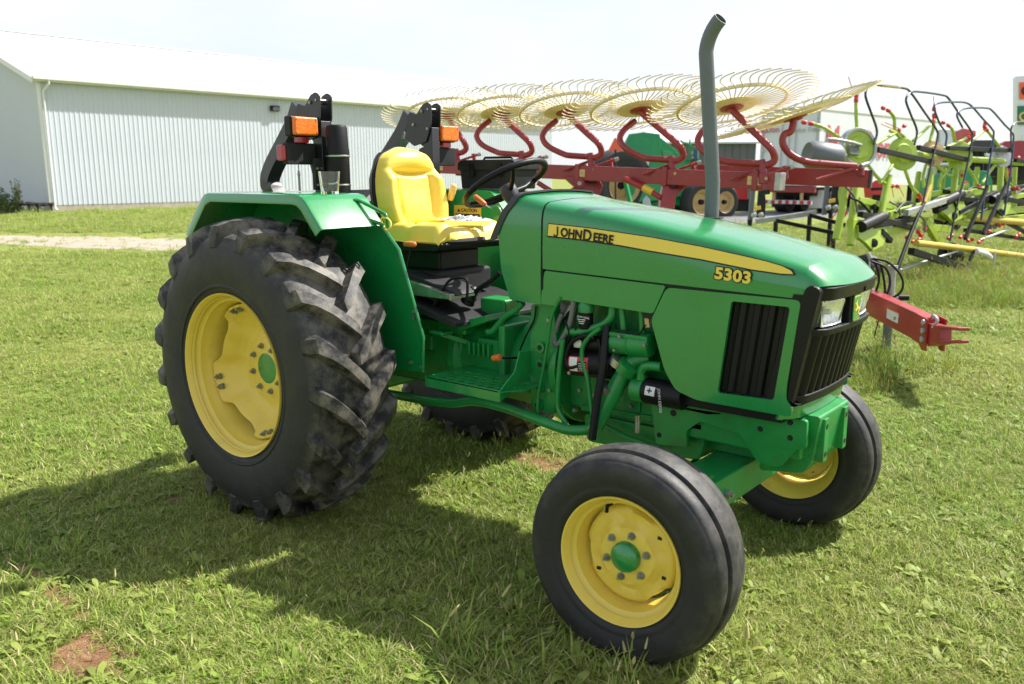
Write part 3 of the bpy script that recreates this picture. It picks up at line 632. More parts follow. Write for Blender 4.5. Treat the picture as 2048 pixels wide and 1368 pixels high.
for sg in (-1, 1):
    gp_ = [(x, sg*.288, zline(x)+dz) for x in (1.33,1.9,2.41) for dz in (-.03,.03)]
    MB().add(gp_, [(0,2,3,1),(2,4,5,3)]).build('panel_gap', 'print_dark', hood)
    MB().add([(1.78,sg*.2845,1.23),(1.97,sg*.2845,1.23),(1.90,sg*.2845,1.08),(1.80,sg*.2845,1.08)], [(0,1,2,3)]).build('panel_gap', 'print_dark', hood)
# cowl behind the hood, with the dark edge trim
def cowl_x(z): return interp(z, [1.09,1.16,1.37,1.55], [1.135,1.108,1.030,1.185])
cs = []
for t in np.linspace(0, 1, 7):
    s0 = hsec(1.308, 1.088); row = []
    for (x,y,z) in s0:
        xr = cowl_x(z); zz = z + (1-t)*(.030 if abs(y) < .29 and z > 1.45 else .018 if z > 1.42 else .006)
        row.append((xr+(1.308-xr)*t, y*(1-.012*(1-t)), zz))
    cs.append(row)
cowl = loft(cs).build('cowl', 'green', TR, solid=.010, smooth=40)
tr = []
for off, outw in ((0,0),(0,.007),(.034,.007),(.034,0)):
    row = []
    for i, (x,y,z) in enumerate(cs[0]):
        if z < 1.355: z = 1.355; x = 1.035
        s = 1+outw/.30; row.append((x+off-.006, y*s, z+(outw if z > 1.42 else 0)-(0 if off else 0)))
    tr.append(row)
loft(tr).build('cowl_trim', 'trim', cowl, smooth=50)
loft([hsec(x, 1.088, .299) for x in (1.306,1.320)]).build('seam_seal', 'black', hood)
# dash panel closing the cowl
MB().add([(x+.03,y*.96,z-.012) for x,y,z in cs[0]], [tuple(range(len(cs[0])))]).build('dash_panel', 'black_matt', cowl)
def pol(pxs, y): return [(v.x, v.z) for v in (at(a, b, y=y) for a, b in pxs)]
def rounded(poly, r, n=3):
    outp = []; m = len(poly)
    for i in range(m):
        p = Vector(poly[i]); a = Vector(poly[i-1]); b = Vector(poly[(i+1) % m])
        rr = min(r, (a-p).length*.45, (b-p).length*.45); s = p+(a-p).normalized()*rr; e = p+(b-p).normalized()*rr
        for k in range(n+1):
            t = k/n; q = s*(1-t)**2 + p*2*t*(1-t) + e*t*t; outp.append((q.x, q.y))
    return outp
for sg in (-1, 1):
    ya, yb = sg*.300, sg*.285
    lower = rounded([(1.325,1.235),(1.903,1.217)] + pol([(1306,628)], -.30) + pol([(1125,600),(1112,613),(1079,609)], -.30), .012)
    MB().prism(lower, 'y', ya, yb).build('rear_side_panel', 'green', hood, bevel=.003)
    outer = rounded(pol([(1333,575)], -.30) + pol([(1602,601),(1573,775),(1572,800),(1584,815)], -.30) + pol([(1583,834),(1395,800),(1352,780),(1330,740),(1303,640)], -.295), .022, 4)
    hole = rounded(pol([(1464,602),(1581,614),(1548,800),(1436,785)], -.295), .012)
    sp = MB().prism(outer, 'y', ya, yb, [hole]).build('side_panel', 'green', hood, bevel=.0025)
    q = [at(a, b, y=-.295) for a, b in ((1464,602),(1581,614),(1548,797),(1436,782))]
    m = MB()
    def scr(u, v):
        p = q[0].lerp(q[1], u).lerp(q[3].lerp(q[2], u), v); w = math.sin(u*PI*8); dd = .020+.012*max(-.5, min(.7, w*1.4))
        return (p.x, sg*(.295-dd), p.z)
    m.grid(scr, 57, 6); m.build('side_screen', 'black', sp, smooth=30)
# yellow stripe with lettering
sL = [(1097,448),(1180,457),(1300,475),(1400,494),(1480,512),(1530,524),(1560,533),(1578,542)]
sB = [(1583,549),(1560,548),(1500,539),(1400,518),(1300,501),(1235,489),(1160,478),(1096,471)]
for sg in (-1, 1):
    for nm, mt, yy, gr in (('stripe_edge','print_dark',.3068,1),('stripe','yellow_decal',.3076,0)):
        a = [(x, yq-gr*1.8) for x, yq in sL]; b_ = [(x, yq+gr*3.0) for x, yq in sB]
        if gr: a[0] = (a[0][0]-1.5, a[0][1]); b_[-1] = (b_[-1][0]-1.5, b_[-1][1]); a[-1] = (1583, 540); b_[0] = (1588, 551)
        P = [at(x, yq, y=-.3045) for x, yq in a+b_]
        n = len(a); vs = []; fs = []
        def yat(v): return sg*(yy - .010*max(0, (v.x-1.9)/.5) + (-.0005 if v.z < ztop(v.x)-.12 else -.0045*max(0,(v.z-(ztop(v.x)-.12))/.04)))
        for v in P: vs.append((v.x, yat(v), v.z))
        for i in range(n-1): fs.append((i, i+1, 2*n-2-i, 2*n-1-i))
        MB().add(vs, fs).build(nm, mt, hood, smooth=0)
ta = at(1106, 474, y=-.306); tb = at(1232, 491, y=-.306); dx = (tb-ta).normalized()
def decal_text(nm, body, mt, pa, pb, h, yo, xs=1.0, off=0, sp=1.0):
    a = at(*pa, y=-.306); b2 = at(*pb, y=-.306); d = (b2-a); d.y = 0
    for sg in (-1, 1):
        o = Vector((a.x, sg*yo, a.z)); X = d.copy()
        if sg > 0: o.x, o.z = b2.x, b2.z; X = -d
        text(nm, body, mt, hood, o, X, (0,0,1), h, .0006, off, sp, xs)
# letters with large initials
a0 = at(1106, 473, y=-.306)
for sg in (-1, 1):
    pj = at(1106, 473, y=-.306); jl = [(.62,1),(.80,1),(.80,.28),(.74,.12),(.60,.02),(.42,0),(.22,.04),(.10,.14),(.20,.27),(.34,.17),(.46,.15),(.57,.20),(.62,.32)]
    MB().prism([(pj.x+(u if sg < 0 else .9-u)*.034, pj.z+v*.044-u*.003) for u, v in jl], 'y', sg*.3080, sg*.3092).build('lettering', 'print_dark', hood, smooth=0)
    for (body, p0, h) in (('OHN',(1121,472),.050),('D',(1165,480),.064),('EERE',(1186,482),.049)):
        p = at(*p0, y=-.306); X = Vector((1, 0, -.085))
        if sg > 0: pass
        o = Vector((p.x, sg*.3086, p.z))
        if sg > 0: o.x += {'J':.028,'OHN':.10,'D':.044,'EERE':.112}[body]; X = -X; o.z -= .006
        text('lettering', body, 'print_dark', hood, o, X, (0,0,1), h, .0005, .0016, 1.0, .93)
for off, mt, yo in ((.0055,'print_dark',.2990),(.0022,'yellow_decal',.2998)):
    p = at(1428, 556, y=-.302); e = at(1502, 567, y=-.302)
    for sg in (-1, 1):
        o = Vector((p.x, sg*yo, p.z)); X = Vector((1,0,-.07))
        if sg > 0: o.x = e.x; o.z = e.z; X = -X
        o.y = sg*(yo-.010*max(0,(o.x-1.9)/.5)+.0055)
        text('model_number', '5303', mt, hood, o, X, (0,0,1), .058, .0006, off, 1.04, 1.18)

# ---- grille
def plan(y, z):
    a = abs(y)/.297; x = 2.527 - .030*a**2.2 - .062*max(0,(a-.72)/.28)**2.2
    return x - .085*max(0,(1.25-z)/.43)
def gband(z0, z1, out, thick, ys=None, inset=.0):
    m = MB(); ys = np.linspace(-.295,.295,41) if ys is None else ys; vs = []; fs = []
    for y in ys:
        for z, o in ((z0,0),(z0,out),(z1,out),(z1,0)):
            vs.append((plan(y,z)+o-thick, y*(1+ (o/.3 if abs(y)>.28 else 0)), z))
    n = len(ys)
    for i in range(n-1):
        for j in range(4): fs.append((i*4+j, i*4+(j+1)%4, i*4+4+(j+1)%4, i*4+4+j))
    fs += [(0,1,2,3), tuple(4*(n-1)+q for q in (3,2,1,0))]
    return m.add(vs, fs)
g = MB(); g.grid(lambda u,v: (plan(-.285+.57*u,.84+.40*v)-.055, -.285+.57*u, .84+.40*v), 30, 8)
GR = g.build('grille', 'black', TR, smooth=50)
gband(1.205,1.2515,.02,.016, np.linspace(-.274,.274,37)).build('top_frame', 'black', GR, bevel=.004)
gband(1.080,1.106,.046,.030, np.linspace(-.272,.272,37)).build('middle_lip', 'black', GR, bevel=.006, seg=3)
gband(.824,.862,.030,.024, np.linspace(-.272,.272,37)).build('bottom_frame', 'black', GR, bevel=.006, seg=3)
for sg in (-1, 1):
    m = MB(); vs = []; fs = []
    zs = np.linspace(.835,1.226,9)
    prof = [(-.297,-.062),(-.299,-.02),(-.292,.004),(-.268,.006),(-.262,-.035)]
    for z in zs:
        for (y, o) in prof:
            xx = plan(-.262,z) if y > -.27 else plan(-.285,z)
            vs.append((xx+o-.006+(.012 if y < -.29 else 0), sg*y*-1*-1, z))
    n = len(prof)
    for i in range(len(zs)-1):
        for j in range(n-1): fs.append((i*n+j, i*n+j+1, i*n+n+j+1, i*n+n+j))
    m.add(vs, fs).build('corner_post', 'black', GR, smooth=40)
    # black return on the side of the nose
    side = rounded(pol([(1605,592),(1612,576),(1624,570)], -.297) + [(2.488,1.247),(2.412,.828)] + pol([(1600,811),(1583,810),(1575,795)], -.297), .014, 4)
    MB().prism(side, 'y', sg*.2985, sg*.262).build('side_frame', 'black', GR, bevel=.004)
for y in np.linspace(-.225,.225,10):
    m = MB(); vs = []; fs = []
    for z in (.855,.97,1.085):
        x = plan(y,z)
        vs += [(x-.05,y-.019,z),(x-.006,y-.013,z),(x+.001,y-.006,z),(x+.001,y+.006,z),(x-.006,y+.013,z),(x-.05,y+.019,z)]
    for i in range(2):
        for j in range(5): fs.append((i*6+j,i*6+j+1,i*6+7+j,i*6+6+j))
    m.add(vs, fs).build('slat', 'black', GR, smooth=50)
MB().box((2.478,-.052,1.095),(2.512,.052,1.21)).build('centre_panel', 'black', GR, bevel=.004)
for sg in (-1, 1):
    a, b2 = (.085, .245)
    ys = np.linspace(a, b2, 9); m = MB(); vs = []; fs = []
    for y in ys:
        for z in (1.110, 1.120, 1.195, 1.205):
            e = .006 if z in (1.110,1.205) else 0
            vs.append((plan(y,z)-.003-e-(.010 if y in (ys[0],ys[-1]) else 0), sg*y, z))
    for i in range(8):
        for j in range(3): fs.append((i*4+j,i*4+j+1,i*4+5+j,i*4+4+j))
    hl = m.add(vs, fs).build('headlight', 'clear_lens', GR, solid=.004, smooth=60)
    m = MB(); m.grid(lambda u,v: (plan(a+.01+(b2-a-.02)*u,1.16)-.012-.034*math.sin(PI*v)*math.sin(PI*u)+.003*abs(math.sin(9*PI*u)), sg*(a+.005+(b2-a-.01)*u), 1.112+.09*v), 60, 14)
    m.build('reflector', 'reflector', hl, smooth=60)
    MB().tube([(plan(.165,1.157)-.045,sg*.165,1.157),(plan(.165,1.157)-.020,sg*.165,1.157)], [.012,.010], 12).build('bulb', 'label_white', hl)
# emblem: yellow-edged green badge with a leaping animal
ex = 2.5165
def em(pts, x): return MB().prism(pts, 'x', x-.004, x)
def rr_rect(w2, h2, r): return [(p[0], 1.156+p[1]) for p in rounded([(-w2,-h2),(w2,-h2),(w2,h2),(-w2,h2)], r, 4)]
EM = em(rr_rect(.036,.048,.012), ex+.002).build('badge', 'green', GR)
em(rr_rect(.032,.044,.010), ex+.003).build('badge_border', 'yellow_decal', EM)
em(rr_rect(.0295,.0415,.009), ex+.004).build('badge_field', 'green', EM)
deer = [(-.022,-.004),(-.012,.006),(.002,.008),(.010,.018),(.008,.030),(.012,.026),(.015,.032),(.017,.022),(.024,.018),(.016,.013),(.012,.002),(.022,-.006),(.020,-.010),(.008,-.004),(-.006,-.003),(-.012,-.014),(-.022,-.022),(-.020,-.026),(-.008,-.018),(-.003,-.007),(-.016,-.010)]
em([(-y, 1.154+z) for y, z in deer], ex+.0055).build('leaping_deer', 'yellow_decal', EM, smooth=0)
MB().cyl((2.512,.055,1.222),(2.530,.055,1.222),.009,12).build('hood_latch', 'black', GR)
# green sill under the grille
m = gband(.770,.822,.015,.018, np.linspace(-.281,.281,37)); GS = m.build('grille_sill', 'green', TR, bevel=.008, seg=3)

MB().box((1.96,-.262,.752),(2.37,.262,.812)).build('gap_shade_block', 'black', TR, bevel=.004)  # added black block: its colour stands for shade in the gap under the side panels
# ---- front casting and weight brackets
def plate(pxs, y, th, nm, mat='green_chassis', par=None, rr=.01, bev=.003, holes=()):
    po = rounded(pol(pxs, y), rr); hs = [[(c.x+r*math.cos(2*PI*k/12), c.z+r*math.sin(2*PI*k/12)) for k in range(12)] for c, r in ((at(a,b,y=y), r) for a,b,r in holes)]
    return MB().prism(po, 'y', y, y+th, hs).build(nm, mat, par or TR, bevel=bev)
FC = MB().box((1.80,-.185,.60),(2.42,.185,.765)).build('front_casting', 'green_chassis', TR, bevel=.012)
for sg in (-1, 1):
    pp = rounded(pol([(1302,806),(1312,888),(1375,895),(1372,862),(1400,843),(1480,868),(1515,925),(1560,935),(1592,900),(1612,898),(1614,842),(1590,838),(1400,800)], -.205), .012)
    hs = [[(c.x+.011*math.cos(2*PI*k/12), c.z+.011*math.sin(2*PI*k/12)) for k in range(12)] for c in (at(a,b,y=-.205) for a,b in ((1320,813),(1318,870),(1520,858),(1518,830),(1580,845),(1580,876)))]
    MB().prism(pp, 'y', sg*.205, sg*.187, hs).build('side_rail', 'green_chassis', FC, bevel=.003)
    for a, b2, r in ((1320,813,.009),(1347,826,.014),(1318,870,.009),(1520,858,.009),(1580,845,.009),(1580,876,.009)):
        c = at(a, b2, y=-.205); MB().cyl((c.x,sg*.190,c.z),(c.x,sg*.207,c.z), r, 10).build('bolt_head', 'black_matt', FC)
MB().prism(rounded([(2.25,.52),(2.42,.545),(2.45,.60),(2.47,.77),(2.25,.77)], .015), 'y', -.155, .155).build('nose_block', 'green_chassis', FC, bevel=.008)
for y in (-.105, .105):
    MB().box((2.440,y-.020,.59),(2.478,y+.020,.755)).build('weight_bracket', 'green_chassis', FC, bevel=.003)
    for z in (.62,.725): MB().cyl((2.46,y,z),(2.4795,y,z),.010,10).build('bracket_hole', 'print_dark', FC)
# ---- front axle
AX = MB().beam((2.12,-.46,.475),(2.12,.46,.475),.17,.125, w1=.17, h1=.125).build('front_axle', 'green_chassis', TR, bevel=.008)
for sg in (-1, 1):
    MB().beam((2.115,sg*.43,.475),(2.10,sg*.60,.452),.125,.10).build('axle_extension', 'green_chassis', AX, bevel=.006)
    MB().cyl((2.085,sg*.605,.30),(2.085,sg*.605,.55),.042,18).cyl((2.085,sg*.605,.50),(2.085,sg*.605,.56),.055,18).build('kingpin', 'green_chassis', AX)
    MB().cyl((2.085,sg*.60,.366),(2.082,sg*.74,.366),.035,16).build('spindle', 'green_chassis', AX)
    MB().tube([(1.97,sg*.60,.44),(1.96,sg*.35,.45),(1.95,sg*.08,.47)], .016, 10).build('tie_rod', 'green_chassis', AX)
    MB().beam((2.085,sg*.60,.45),(1.96,sg*.60,.44),.05,.03).build('steering_arm', 'green_chassis', AX, bevel=.004)
    for dx in (-.05,.05): MB().cyl((2.12+dx,sg*.40,.530),(2.12+dx,sg*.40,.552),.013,6).build('axle_bolt', 'green_chassis', AX)
MB().prism([(2.0,.535),(2.24,.535),(2.22,.62),(2.02,.62)], 'y', -.09, .09).build('axle_pivot', 'green_chassis', AX, bevel=.008)
MB().cyl((2.205,-.34,.47),(2.225,-.34,.47),.018,6).cyl((2.205,-.34,.47),(2.235,-.34,.47),.009,10).build('axle_bolt', 'bolt', AX)

# ---- engine and transmission
EN = MB().box((1.36,-.17,.62),(2.20,.17,1.12)).box((1.45,-.13,.50),(2.0,.13,.63)).build('engine', 'green_chassis', TR, bevel=.02)
MB().prism(rounded([(1.45,.47),(2.0,.50),(2.02,.60),(1.43,.60)], .03), 'y', -.15, .15).build('oil_pan', 'green_chassis', EN, bevel=.012)
bh = []
for t in range(24):
    a = 2*PI*t/24; bh.append((0+.29*math.cos(a), .80+.28*math.sin(a)))
MB().prism(bh, 'x', 1.335, 1.375).build('bell_housing', 'green_chassis', EN, bevel=.006)
MB().lathe([(.27,0),(.24,-.12),(.21,-.20),(.20,-.60),(.23,-.62),(.23,-.66),(.20,-.67),(.20,-.9)], c=(1.34,0,.76), axis=(1,0,0), n=28).build('gearbox', 'green_chassis', TR, smooth=40)
for b_, e_ in (((.20,-.20,.60),(.75,.20,.93)),((.28,-.15,.92),(.70,.15,1.00))): MB().box(b_, e_).build('transmission_case', 'green_chassis', TR, bevel=.015)
MB().box((-.28,-.26,.52),(.22,.26,.98)).build('rear_axle_case', 'green_chassis', TR, bevel=.03)
for px, py in ((1080,695),(1080,729),(1078,775),(1075,810)):
    c = at(px, py, y=-.285); MB().cyl((c.x,-.20,c.z),(c.x,-.288,c.z),.024,18).cyl((c.x,-.287,c.z),(c.x,-.290,c.z),.011,12).build('bolt_boss', 'green_chassis', EN, smooth=30)
    MB().cyl((c.x,-.288,c.z),(c.x,-.2912,c.z),.0115,12).build('boss_hole', 'print_dark', EN)
MB().prism(rounded(pol([(1062,610),(1105,600),(1115,700),(1108,830),(1062,820),(1060,700)], -.27), .01), 'y', -.27, -.22).build('clutch_cover', 'green_chassis', EN, bevel=.006)
# finned block, valve body and small castings on the gearbox
for bx in (((.62,-.23,.88),(.80,-.10,.98)),((.86,-.215,.80),(1.02,-.12,.88)),((.45,-.235,.78),(.58,-.19,.86)),((.78,-.10,.96),(.94,.02,1.05)),((1.02,-.25,.70),(1.06,-.05,.96))):
    MB().box(*bx).build('gearbox_casting', 'green_chassis', TR, bevel=.012)
m = MB()
for k in range(5): m.box((.83+.03*k,-.245,.800),(.842+.03*k,-.20,.86))
m.build('cooling_fins', 'green_chassis', TR, bevel=.002)
def hose(nm, crop, r, y, mat='green_chassis', par=None, k=6):
    pts = [at(1050+a/4.0225, 560+b/4.0225, y=(y if not isinstance(y, tuple) else y[0]+(y[1]-y[0])*i/(len(crop)-1))) for i, (a, b) in enumerate(crop)]
    return MB().tube(pts, r, 10, smooth=k).build(nm, mat, par or EN)
hose('fuel_line', [(290,140),(215,290),(180,520),(150,700),(110,900),(100,1070)], .0075, -.30)
hose('breather_hose', [(392,170),(365,330),(310,460),(262,518),(235,480),(258,370),(300,270)], .0115, (-.29,-.25), 'hose_grey')
hose('coolant_pipe', [(305,480),(278,700),(264,900),(264,1020),(290,1090),(335,1160)], .0115, -.31)
hose('intake_pipe', [(705,200),(695,290),(640,352),(540,392),(450,416),(345,418)], .017, (-.25,-.28))
hose('injector_line', [(610,385),(520,455),(465,540),(462,640),(490,740),(512,850),(530,1000),(545,1090)], .010, -.30)
hose('drain_hose', [(658,370),(640,560),(622,720),(575,1000),(540,1285)], .0165, (-.29,-.385), 'black')
hose('water_pipe', [(1010,625),(900,645),(835,685),(785,765),(730,870),(670,980),(610,1090),(560,1180)], .036, (-.22,-.33), k=8)
hose('pipe_collar', [(842,680),(800,735)], .046, -.285)
hose('elbow_pipe', [(930,800),(942,725),(990,692),(1100,700)], .020, -.27)
for dx in (0, 1): hose('pump_line', [(775+155*dx,200),(785+155*dx,300),(795+150*dx,420)], .0135, -.25)
hose('wiring_harness', [(560,470),(480,450),(390,490),(345,560),(330,640),(360,700),(430,690)], .009, -.30, 'black')
hose('wiring_harness', [(590,480),(610,560),(600,640),(640,700)], .008, -.30, 'black')
def cylx(nm, a, b, r, y, mat, par, n=24):
    p = at(1050+a[0]/4.0225, 560+a[1]/4.0225, y=y); q = at(1050+b[0]/4.0225, 560+b[1]/4.0225, y=y); return MB().cyl(p, q, r, n).build(nm, mat, par, bevel=.006), p, q
pump, p, q = cylx('hydraulic_pump', (685,495), (1020,530), .047, -.26, 'green_chassis', EN)
MB().cyl(p.lerp(q,.50), p.lerp(q,.53), .051, 24).build('pump_flange', 'green_chassis', pump, bevel=.002)
MB().box((p.x-.005,-.30,p.z+.03),(q.x,-.21,p.z+.048)).build('pump_block', 'green_chassis', pump, bevel=.005)
st_, p, q = cylx('starter_motor', (370,650), (760,690), .060, -.245, 'black', EN)
MB().cyl(p.lerp(q,.15)+Vector((0,-.01,.085)), p.lerp(q,.75)+Vector((0,-.01,.085)), .034, 20).build('starter_solenoid', 'black', st_, bevel=.005)
# label wrapped on the starter
def wrap(nm, mat, p, q, t0, t1, a0, a1, r, par):
    ax = (q-p).normalized(); zz = Vector((0,0,1)); zz = (zz-ax*zz.dot(ax)).normalized(); yy = zz.cross(ax)
    if yy.y > 0: yy = -yy
    return MB().grid(lambda u,v: tuple(p.lerp(q, t0+(t1-t0)*u) + (yy*math.cos(a0+(a1-a0)*v) + zz*math.sin(a0+(a1-a0)*v))*r), 2, 9).build(nm, mat, par)
wrap('starter_label', 'label_red', p, q, .12, .52, -.55, .55, .0612, st_); wrap('starter_label', 'label_white', p, q, .14, .30, -.5, .5, .0617, st_); wrap('starter_label', 'print_dark', p, q, .31, .50, -.45, .25, .0617, st_)
for k in range(4): wrap('label_lines', 'label_white', p, q, .33, .48, -.38+.15*k, -.34+.15*k, .0620, st_)
wrap('solenoid_label', 'label_white', p+Vector((0,-.01,.085)), q+Vector((0,-.01,.085)), .18, .34, -.5, .6, .0346, st_)
of, p, q = cylx('oil_filter', (975,885), (1290,945), .052, -.25, 'black', EN)
MB().cyl(p.lerp(q,-.32), p.lerp(q,.0), .055, 24).build('filter_head', 'green_chassis', of, bevel=.008)
wrap('filter_badge', 'label_white', p, q, .13, .38, -.10, .62, .0524, of); wrap('badge_mark', 'print_dark', p, q, .19, .31, .22, .34, .0528, of); wrap('badge_mark', 'print_dark', p, q, .23, .26, .08, .50, .0529, of)
text('lettering', 'JOHN DEERE', 'label_white', of, p.lerp(q,.46)+Vector((0,-.0520,.030)), (.12,0,-1), (1,0,.1), .017, .0003)
ff = at(1172, 640, y=-.27); FF = MB().lathe([(0,-.035),(.027,-.035),(.030,-.028),(.030,.028),(.032,.03),(.032,.036)], c=ff, axis=(0,0,1), n=24).build('fuel_filter', 'black', EN)
MB().lathe([(.034,.034),(.034,.06),(.028,.075),(0,.075)], c=ff, axis=(0,0,1), n=24).build('filter_cap', 'green_chassis', FF)
text('lettering', 'JOHN DEERE', 'label_white', FF, ff+Vector((-.024,-.0305,.014)), (1,-.04,-.05), (0,0,1), .011, .0003)
for k in range(3): MB().box((ff.x-.022+.004*k, ff.y-.0306, ff.z+.004-.008*k),(ff.x+.018-.004*k, ff.y-.0300, ff.z+.007-.008*k)).build('print_line', 'label_white', FF)
MB().beam(at(1296,655,y=-.27), at(1293,625,y=-.27), .012, .02).build('wire_clip', 'tan_rim', EN, bevel=.002)
for (px, py, yy, r) in ((1142,690,-.285,.008),(1140,745,-.285,.008),(1098,640,-.272,.009),(1100,780,-.272,.009),(1230,700,-.308,.006),(1240,672,-.31,.006),(1290,690,-.31,.006),(1160,780,-.172,.010),(1190,790,-.172,.010),(1230,800,-.172,.010),(1262,812,-.172,.010),(1150,820,-.172,.009),(1282,790,-.172,.009),(1345,755,-.25,.008)):
    c = at(px, py, y=yy); MB().cyl(c+Vector((0,.02,0)), c+Vector((0,-.010,0)), r, 6).build('engine_bolt', 'bolt', EN)
for (a, b2, yy, r) in (((1243,718),(1236,730),-.285,.042),((1215,770),(1210,780),-.30,.040)):
    p = at(*a, y=yy); q = at(*b2, y=yy); MB().cyl(p, q, r, 24).build('hose_clamp', 'steel', EN)
for i, pp in enumerate(([(1130,640),(1138,668),(1132,700),(1140,730),(1165,742)], [(1200,655),(1206,690),(1196,720),(1205,742)], [(1160,600),(1150,640),(1156,672),(1178,690)], [(1290,650),(1276,668),(1240,662),(1216,672)], [(1040,700),(1052,672),(1068,640),(1072,612)], [(1250,745),(1266,752),(1290,748),(1310,735)])):
    MB().tube([at(x, y_, y=-.295+.004*i) for x, y_ in pp], .0042, 6, smooth=4).build('engine_wire', 'black', EN)
for k in range(5): MB().box((1.46+.13*k,-.182,.66),(1.475+.13*k,-.168,1.02)).build('block_rib', 'green_chassis', EN, bevel=.004)
MB().prism(rounded([(1.44,.62),(2.02,.64),(2.02,.665),(1.44,.645)], .006), 'y', -.185, -.16).build('sump_flange', 'green_chassis', EN, bevel=.003)
# exhaust-side silencer mass under the hood, radiator
MB().box((2.08,-.26,.80),(2.36,.26,1.20)).build('radiator', 'black_matt', TR, bevel=.01)
MB().box((1.42,-.12,1.12),(2.06,.12,1.33)).build('cylinder_head', 'green_chassis', EN, bevel=.02)
# long return pipe under the step
pt = [at(a,b,y=yy) for a,b,yy in ((700,775,-.10),(780,788,-.25),(850,800,-.32),(905,806,-.34),(950,802,-.35),(1010,815,-.35),(1100,848,-.35),(1140,860,-.35),(1180,858,-.35),(1192,842,-.345))]
MB().tube(pt, .0225, 14, smooth=5).build('return_pipe', 'green_chassis', TR)
pt = [at(a,b,y=-.2) for a,b in ((1192,842),(1240,868),(1290,888),(1320,895))]; MB().tube(pt, .012, 10, smooth=4).build('steering_line', 'green_chassis', TR)
pt = [at(a,b,y=-.25) for a,b in ((1275,830),(1275,865))]; MB().tube(pt, .012, 10).build('sensor', 'steel', EN)

# ---- exhaust stack
ex0 = at(1424, 440, y=.235); ex1 = at(1412, 106, y=.235); ex2 = at(1440, 43, y=.235)
xb = ex0.x; zt_ = ex1.z
pts = [(xb,.235,1.10),(xb-.004,.235,1.6),(ex1.x,.235,zt_)]
p1 = Vector((ex1.x,.235,zt_)); dirs = [(-.02,0,1)]
cur = p1.copy(); n = 9
for k in range(1, n+1):
    a = R(48)*k/n; cur = cur + Vector((math.sin(a)*1.0, -.12*math.sin(a), math.cos(a)))*.0165; pts.append(tuple(cur))
ES = MB().tube(pts, .0305, 24, caps=False).build('exhaust_stack', 'exhaust', TR, solid=.003, smooth=60)
MB().lathe([(.052,0),(.052,.004),(.037,.006)], c=(xb-.003,.235,ztop(xb)-.006), axis=(0,0,1), n=24).build('stack_collar', 'black_matt', ES)

# ---- fenders
def fender(sg):
    yi, yo = -.455, -.815; prof = [(-.615,1.340),(-.585,1.375),(-.440,1.525),(-.415,1.542),(-.380,1.550),(.330,1.548),(.372,1.540),(.400,1.520),(.505,1.402)]
    m = MB(); vs = []; fs = []
    # cross rows: outer lip bottom, outer edge, rounded, top..., inner
    n = len(prof)
    rows = []
    cx, cz = -.04, 1.0
    for (x,z) in prof:
        d = Vector((x-cx, z-cz)); d.normalize()
        # inward normal of the profile
        row = [(x-d.x*.052, yo, z-d.y*.052), (x-d.x*.012, yo-.001, z-d.y*.012), (x-d.x*.003, yo+.004, z-d.y*.003), (x, yo+.014, z), (x+d.x*.003, (yo+yi)/2, z+d.y*.004), (x, yi, z)]
        rows.append(row)
    vs = [p for r in rows for p in r]
    for i in range(n-1):
        for j in range(5): fs.append((i*6+j,i*6+j+1,i*6+7+j,i*6+6+j))
    m.add([(x,y*-sg,z) for x,y,z in vs], fs)
    fo = m.build('fender', 'green', TR, solid=.006, smooth=38)
    inner = [(-.60,1.35),(-.43,1.53),(-.38,1.548),(.33,1.546),(.40,1.518),(.505,1.402)] + pol([(800,500),(849,676),(848,744),(780,737)], -.46) + [(.42,.80),(.2,1.0),(-.2,1.02),(-.52,.95)]
    MB().prism(rounded(inner, .01), 'y', -sg*-.462 if False else sg*.462, sg*.455).build('inner_panel', 'green', fo, bevel=.002)
    # bright rolled front edge
    e = [(.505,1.402)] + pol([(800,500),(849,676),(848,744)], -.46)
    MB().tube([(x-.004, sg*.462, z) for x, z in e], .008, 8).build('edge_roll', 'green', fo)
    # arched inner wheel-house
    arc = [(.03+.70*math.cos(a)*.96, .83+.70*math.sin(a)) for a in np.linspace(R(20), R(150), 14)]
    for (bx, bz) in ((.735,1.02),(.735,.99),(.70,.775),(.775,.765)):
        MB().cyl((bx-.03,sg*.460,bz),(bx-.03,sg*.472,bz),.0085,6).build('panel_bolt', 'bolt', fo)
    return fo
FNR = fender(-1); FNL = fender(1)
hp = [at(a,b,y=yy) for a,b,yy in ((776,456,-.47),(772,432,-.48),(762,424,-.48),(720,402,-.52),(708,401,-.54),(701,409,-.55),(698,418,-.555),(704,428,-.555),(768,450,-.48))]
MB().tube(hp, .0085, 10, smooth=4, closed=False).build('grab_handle', 'green_chassis', FNR)
ring = at(772, 448, y=-.485)
MB().tube([ring+Vector((.030*math.cos(a),.006*math.sin(2*a),.028*math.sin(a)-.3*.030*math.cos(a))) for a in np.linspace(0,2*PI,20,endpoint=False)], .0045, 8, closed=True).build('yellow_loop', 'yellow_decal', FNR)

